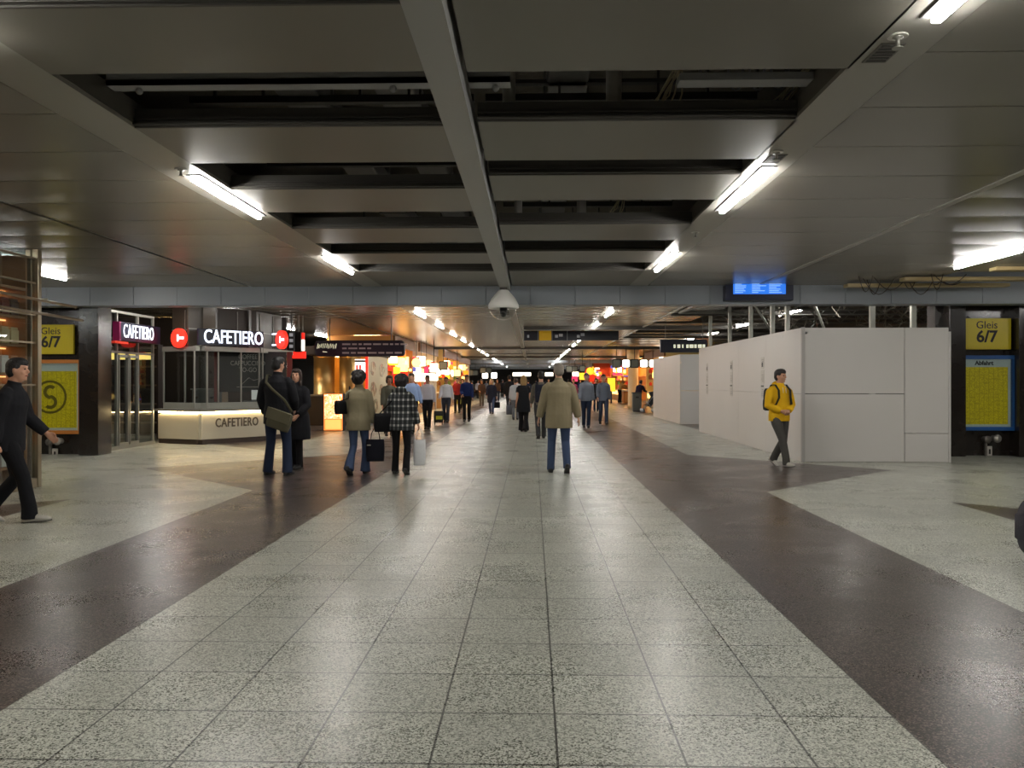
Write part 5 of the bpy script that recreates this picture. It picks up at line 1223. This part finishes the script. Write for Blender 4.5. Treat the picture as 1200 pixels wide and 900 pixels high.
person(536, 484, 175, 1.72, 'person in a red top behind the white shirt and the dark blue shirt', WALK_D, hair=('short', (40, 32, 28)), top=('top', REDC, dict(hem=-.02, th=.02)), low=('trousers', BLKT, 1.0, .0), vox=.014)
person(542, 480, 185, 1.70, 'person in dark clothes peeking out behind the dark blue shirt', WALK_C, hair=('bob', (60, 46, 36)), top=('jacket', CHAR, dict(hem=-.1, th=.03)), low=('trousers', BLKT, 1.0, .0), vox=.014)
# middle distance
person(597, 484, 0, 1.84, 'person in black jacket and dark trousers far ahead in the centre', WALK_C, hair=('short', (24, 20, 18)), top=('jacket', BLK, dict(hem=-.12, th=.035)), low=('trousers', cloth('dim_grey', (52, 52, 56)), 1.0, .0), vox=.014, faceon=False)
person(576, 485, 178, 1.68, 'blond person in dark coat and blue jeans walking toward the viewer', WALK_A, hair=('long', (176, 148, 98)), top=('coat', cloth('ink', (34, 36, 50)), dict(hem=-.34, th=.025, flare=.02)), low=('trousers', JEANS, 1.0, .0), vox=.014)
person(564.5, 476, 182, 1.66, 'person in a brown patterned jacket left of the blond person in a coat', WALK_D, hair=('bob', (70, 52, 38)), top=('jacket', BRN, dict(hem=-.12, th=.03)), low=('trousers', cloth('khaki2', (92, 84, 74)), 1.0, .0), vox=.014)
person(606, 478.5, 4, 1.72, 'person in a white top beyond the black jacket in the centre', WALK_A, hair=('short', (50, 38, 30)), top=('shirt', WHT, dict(hem=-.05, th=.025)), low=('trousers', CHAR, 1.0, .0), vox=.014, faceon=False)
person(687, 501, 180, 1.80, 'person in a grey zip jacket and jeans approaching on the right', WALK_C, hair=('short', (36, 28, 22)), top=('jacket', GRYJ, dict(hem=-.06, th=.03, collar=.03)), low=('trousers', DJEANS, 1.0, .0), vox=.013)
person(707, 497, 183, 1.80, 'person in a grey shirt under an open black jacket on the right', WALK_A, hair=('short', (64, 48, 34)), top=('jacket', cloth('grey_shirt', (100, 106, 118)), dict(hem=-.08, th=.025)), low=('trousers', cloth('grey_blue', (58, 66, 84)), 1.0, .0), vox=.013)
person(698.5, 482, 176, 1.70, 'person in black just visible between the grey jacket and the open black jacket', WALK_D, hair=('bob', (30, 24, 22)), top=('jacket', BLK, dict(hem=-.1, th=.03)), low=('trousers', DJEANS, 1.0, .0), vox=.014)
person(672, 479, 180, 1.68, 'person in pink scarf colours hidden beyond the tan jacket', WALK_C, hair=('short', (80, 60, 44)), top=('jacket', cloth('pink_olive', (170, 70, 104)), dict(hem=-.1, th=.03)), low=('trousers', CHAR, 1.0, .0), vox=.014)
person(726, 471.5, -60, 1.72, 'person in amber light standing at the orange counter on the right', BEND, hair=('short', (170, 130, 80)), top=('shirt', AMB_LIT, dict(hem=.0, th=.02)), low=('trousers', BLKT, 1.0, .0), vox=.014)
person(747.5, 481.5, -40, 1.66, 'person in dark plum jacket leaning over behind the waste bin', BEND, hair=('short', (30, 24, 24)), top=('jacket', PURP, dict(hem=-.12, th=.04)), low=('trousers', BLKT, 1.0, .0), vox=.014, faceon=False)
# far crowd
rng = random.Random(31)
far = [(553, 470, 'near the left shops'), (560, 467, 'left of centre'), (583, 470, 'behind the blond person'), (589, 466, 'left of the black jacket'), (570, 463.5, 'left of centre, very far'), (612, 467, 'right of the black jacket'), (619, 471, 'behind the blond person in black'), (643, 470, 'behind the backpack'), (628, 463.5, 'by the far lit band'), (578, 462, 'in the far crowd'), (597, 461.5, 'in the far crowd'), (550, 464, 'near the far left shops'), (666, 468, 'past the tan jacket'), (680, 466, 'by the far right shops'), (656, 463, 'hidden past the tan jacket'), (606, 463, 'under the far lit band')]
FC = [BLK, CHAR, NAVYC, BRN, GRN, GRYJ, WHT, DJEANS]; FN = {id(BLK): 'black', id(CHAR): 'charcoal', id(NAVYC): 'navy', id(BRN): 'brown', id(GRN): 'olive', id(GRYJ): 'grey', id(WHT): 'white', id(DJEANS): 'dark blue'}
for i, (px, py, w_) in enumerate(far):
    c = FC[(i * 5 + 1) % 8]; ps = [WALK_A, WALK_C, WALK_D][i % 3]
    person(px, py, 180 if i % 3 else 0, 1.66 + rng.random() * .16, 'tiny far person in %s %s' % (FN[id(c)], w_), ps, hair=('short', (34, 28, 24)), top=('jacket', c, dict(hem=-.1, th=.03)), low=('trousers', [BLKT, CHAR, DJEANS][i % 3], 1.0, .0), vox=.014, faceon=False, group='far walkers at the end of the hall')

# ============================================================= things people carry
def at_person(px, py, face, H):
    g = G(px, py); return Matrix.Translation((g.x, g.y, 0)) @ Matrix.Rotation(math.radians(face), 4, 'Z') @ Matrix.Scale(H / 1.75, 4)
def soft(name, bm, m, parent, sub=0):
    o = obj(name, bm, m, parent)
    for p in o.data.polygons: p.use_smooth = True
    return o
def pillow(bm, w_, h, d, top=0.0):
    """soft bag body: width w_, height h, depth d, hanging below z=0"""
    n = 10; rows = []
    for j in range(n + 1):
        v = j / n; z = -h * v; k = math.sin(PI * min(1, .12 + v * .80)) ** .5; ww = w_ / 2 * (.86 + .14 * k)
        rows.append((ww, d / 2 * (.35 + .65 * k) if v > top else d / 2 * .3, z))
    rings = []
    for ww, dd, z in rows:
        rings.append([bm.verts.new((ww * (abs(math.cos(a)) ** .45) * (1 if math.cos(a) >= 0 else -1), dd * (abs(math.sin(a)) ** .7) * (1 if math.sin(a) >= 0 else -1), z)) for a in [2 * PI * q / 20 for q in range(20)]])
    for A, B in zip(rings, rings[1:]):
        for q in range(20): bm.faces.new((A[q], A[(q + 1) % 20], B[(q + 1) % 20], B[q]))
    bm.faces.new(rings[0][::-1]); bm.faces.new(rings[-1])
# messenger bag on the tall man
M = at_person(325, 557, -8, 1.90); p = MANJ
pos = M @ V(.15, -.17, p.hz + .04)
t = thing('shoulder_bag', 'olive grey canvas shoulder bag worn on the hip of the black jacket', 'bag', pos, math.radians(-14)); BG = cloth('bag_olive', (96, 92, 74), bump=.4)
bm = bmesh.new(); pillow(bm, .42, .30, .13); bmesh.ops.rotate(bm, verts=bm.verts[:], cent=(0, 0, 0), matrix=Matrix.Rotation(.30, 3, 'Y')); soft('pouch', bm, BG, t)
bm = bmesh.new(); box(bm, -.215, .215, -.085, -.06, -.17, .01, .008); bmesh.ops.rotate(bm, verts=bm.verts[:], cent=(0, 0, 0), matrix=Matrix.Rotation(.30, 3, 'Y')); obj('flap', bm, cloth('bag_flap', (108, 104, 84), bump=.3), t)
Mi = t.matrix_basis.inverted() if False else (Matrix.Translation(pos) @ Matrix.Rotation(math.radians(-14), 4, 'Z')).inverted()
pts = [V(.30, -.15, p.hz + .02), V(.19, -.165, p.hz + .2), V(0, -.175, p.hz + .36), V(-.10, -.165, p.hz + .46), V(-.135, -.05, p.hz + .575), V(-.12, .06, p.hz + .56)]
bm = bmesh.new(); tube(bm, [Mi @ (M @ q) for q in pts], [(.022, .006)] * 6, (1, 0, 0), 8); obj('strap', bm, BG, t)
# dark shopping bag in the right hand of beige jacket
def hand_bag(px, py, face, H, pose, side, w_, h, d, m, label, name='shopping_bag', lift=.0, roundy=0):
    M = at_person(px, py, face, H); hpos = M @ (pose.wr[side] + pose.fd[side] * .10)
    t = thing(name, label, 'bag', hpos, math.radians(face) + .25)
    hl = .18
    for y in (-d * .3, d * .3):
        bm = bmesh.new(); tube(bm, [(-w_ * .25, y, -hl), (-w_ * .2, y * .6, -hl * .4), (-.02, y * .2, -.0), (.02, y * .2, -.0), (w_ * .2, y * .6, -hl * .4), (w_ * .25, y, -hl)], .007, (0, 1, 0), 6); obj('handle', bm, m, t)
    bm = bmesh.new(); pillow(bm, w_, h, d); bmesh.ops.translate(bm, verts=bm.verts[:], vec=(0, 0, -hl + .01)); soft('pouch', bm, m, t)
    return t
t = hand_bag(420, 556, -6, 1.70, WOMW, 1, .30, .36, .14, cloth('bag_navy', (26, 26, 36), bump=.3), 'square dark navy shopping bag carried by the beige jacket')
bx('pale_label', SHW, t, -.13, -.07, -.075, -.06, -.27, -.25)
WB = mat('plastic_white', (238, 238, 240), rough=.3, bump=.5, bscale=12)
hand_bag(470, 556, -4, 1.62, WOMP, 1, .20, .42, .12, WB, 'white plastic carrier bag hanging from the plaid jacket hand', 'carrier_bag')
def side_bag(px, py, face, H, pose, off, w_, h, d, m, label, side, rot=0):
    M = at_person(px, py, face, H); pos = M @ V(*off); a = math.radians(face) + rot
    t = thing('handbag', label, 'bag', pos, a); bm = bmesh.new(); pillow(bm, w_, h, d); soft('pouch', bm, m, t)
    Mi = (Matrix.Translation(pos) @ Matrix.Rotation(a, 4, 'Z')).inverted(); s = pose.sh[side]
    bm = bmesh.new(); tube(bm, [V(-w_ * .3, 0, -.02), Mi @ (M @ (s + V(0, -.085, -.10))), Mi @ (M @ (s + V(0, -.02, .10))), Mi @ (M @ (s + V(0, .085, -.08))), V(w_ * .3, 0, -.02)], [(.012, .006)] * 5, (1, 0, 0), 8); obj('strap', bm, m, t)
side_bag(420, 556, -6, 1.70, WOMW, (-.27, -.06, WOMW.hz + .34), .30, .22, .12, cloth('bag_black', (18, 17, 20), bump=.3), 'small black handbag under the left arm of the beige jacket', 0, 1.2)
side_bag(470, 556, -4, 1.62, WOMP, (-.27, -.06, WOMP.hz + .16), .38, .30, .16, cloth('bag_black', (18, 17, 20)), 'large black shoulder bag on the left side of the plaid jacket', 0, .7)
# backpacks
def backpack(px, py, face, H, pose, m, label, w_=.30, h=.44, front=False):
    M = at_person(px, py, face, H); s = H / 1.75; a = pose.at
    pos = M @ (a(.50, -.23) if not front else a(.5, -.22)); t = thing('backpack', label, 'backpack', pos, math.radians(face))
    bm = bmesh.new(); pillow(bm, w_ * s, h * s, .19); soft('main_pocket', bm, m, t)
    bm = bmesh.new(); pillow(bm, w_ * .75 * s, h * .5 * s, .08); bmesh.ops.translate(bm, verts=bm.verts[:], vec=(0, -.10, -.19)); soft('front_pocket', bm, m, t)
    Mi = (Matrix.Translation(pos) @ Matrix.Rotation(math.radians(face), 4, 'Z')).inverted()
    for sd in (-1, 1):
        bm = bmesh.new(); tube(bm, [Mi @ (M @ q) for q in (a(.48, -.16) + V(sd * .10, 0, 0), a(.565, -.07) + V(sd * .115, 0, 0), a(.565, .04) + V(sd * .115, 0, 0), a(.47, .145) + V(sd * .12, 0, 0), a(.34, .158) + V(sd * .12, 0, 0), a(.22, .13) + V(sd * .16, 0, 0), a(.18, .0) + V(sd * .19, 0, 0), a(.17, -.14) + V(sd * .13, 0, 0))], [(.024, .008)] * 8, (1, 0, 0), 8); obj('strap', bm, m, t)
    return t
backpack(634, 514, 3, 1.80, WALK_B, cloth('pack_navy', (36, 38, 50), bump=.3), 'dark navy backpack worn just left of the tan jacket', .34, .46)
backpack(913, 546, 200, 1.76, YELM, cloth('pack_dark', (40, 40, 36), bump=.3), 'dark backpack with black straps over the yellow sweatshirt', .28, .40)
M = at_person(10, 612, -78, 1.78); 
side_bag(10, 612, -78, 1.78, DARKM, (-.24, -.05, DARKM.hz + .14), .40, .28, .14, cloth('bag_black', (18, 17, 20)), 'black shoulder bag on the striding person at the left edge', 0, .3)
# small wheeled bag beside the white shirts
g = G(514, 498); t = thing('wheeled_bag', 'small dark and yellow wheeled bag between the two white shirts', 'bag', (g.x, g.y, 0), .2)
bm = bmesh.new(); pillow(bm, .34, .42, .2); bmesh.ops.translate(bm, verts=bm.verts[:], vec=(0, 0, .5)); soft('body', bm, cloth('bag_charcoal', (44, 44, 40)), t)
bx('yellow_patch', mat('patch_yellow', (190, 190, 40)), t, -.10, .12, -.105, -.095, .2, .32, .004)
bm = bmesh.new(); tube(bm, [(-.1, .0, .45), (-.1, .1, .92), (.1, .1, .92), (.1, 0, .45)], .01, (0, 1, 0), 6); obj('pull_handle', bm, SG, t)
for x in (-.13, .13):
    bm = bmesh.new(); tube(bm, [(x - .015, .02, .05), (x + .015, .02, .05)], .05, (0, 1, 0), 12); obj('wheel', bm, INK, t)
hand_bag(483, 508, 170, 1.78, WALK_A, 1, .26, .34, .12, mat('bag_yellow', (205, 205, 40), rough=.4, bump=.3, bscale=10), 'yellow-green plastic bag carried by the light blue shirt')
hand_bag(542, 480, 185, 1.70, WALK_C, 1, .3, .3, .12, mat('bag_lime', (200, 200, 70), rough=.4, bump=.3, bscale=10), 'lime bag carried behind the dark blue shirt')
hand_bag(604, 492, 0, 1.66, WALK_D, 0, .3, .38, .14, cloth('bag_grey', (110, 112, 120), bump=.3), 'grey bag carried by the person in the pale jacket')
hand_bag(576, 485, 178, 1.68, WALK_A, 0, .3, .28, .14, cloth('bag_black', (18, 17, 20)), 'dark bag carried by the blond person in coat and jeans')
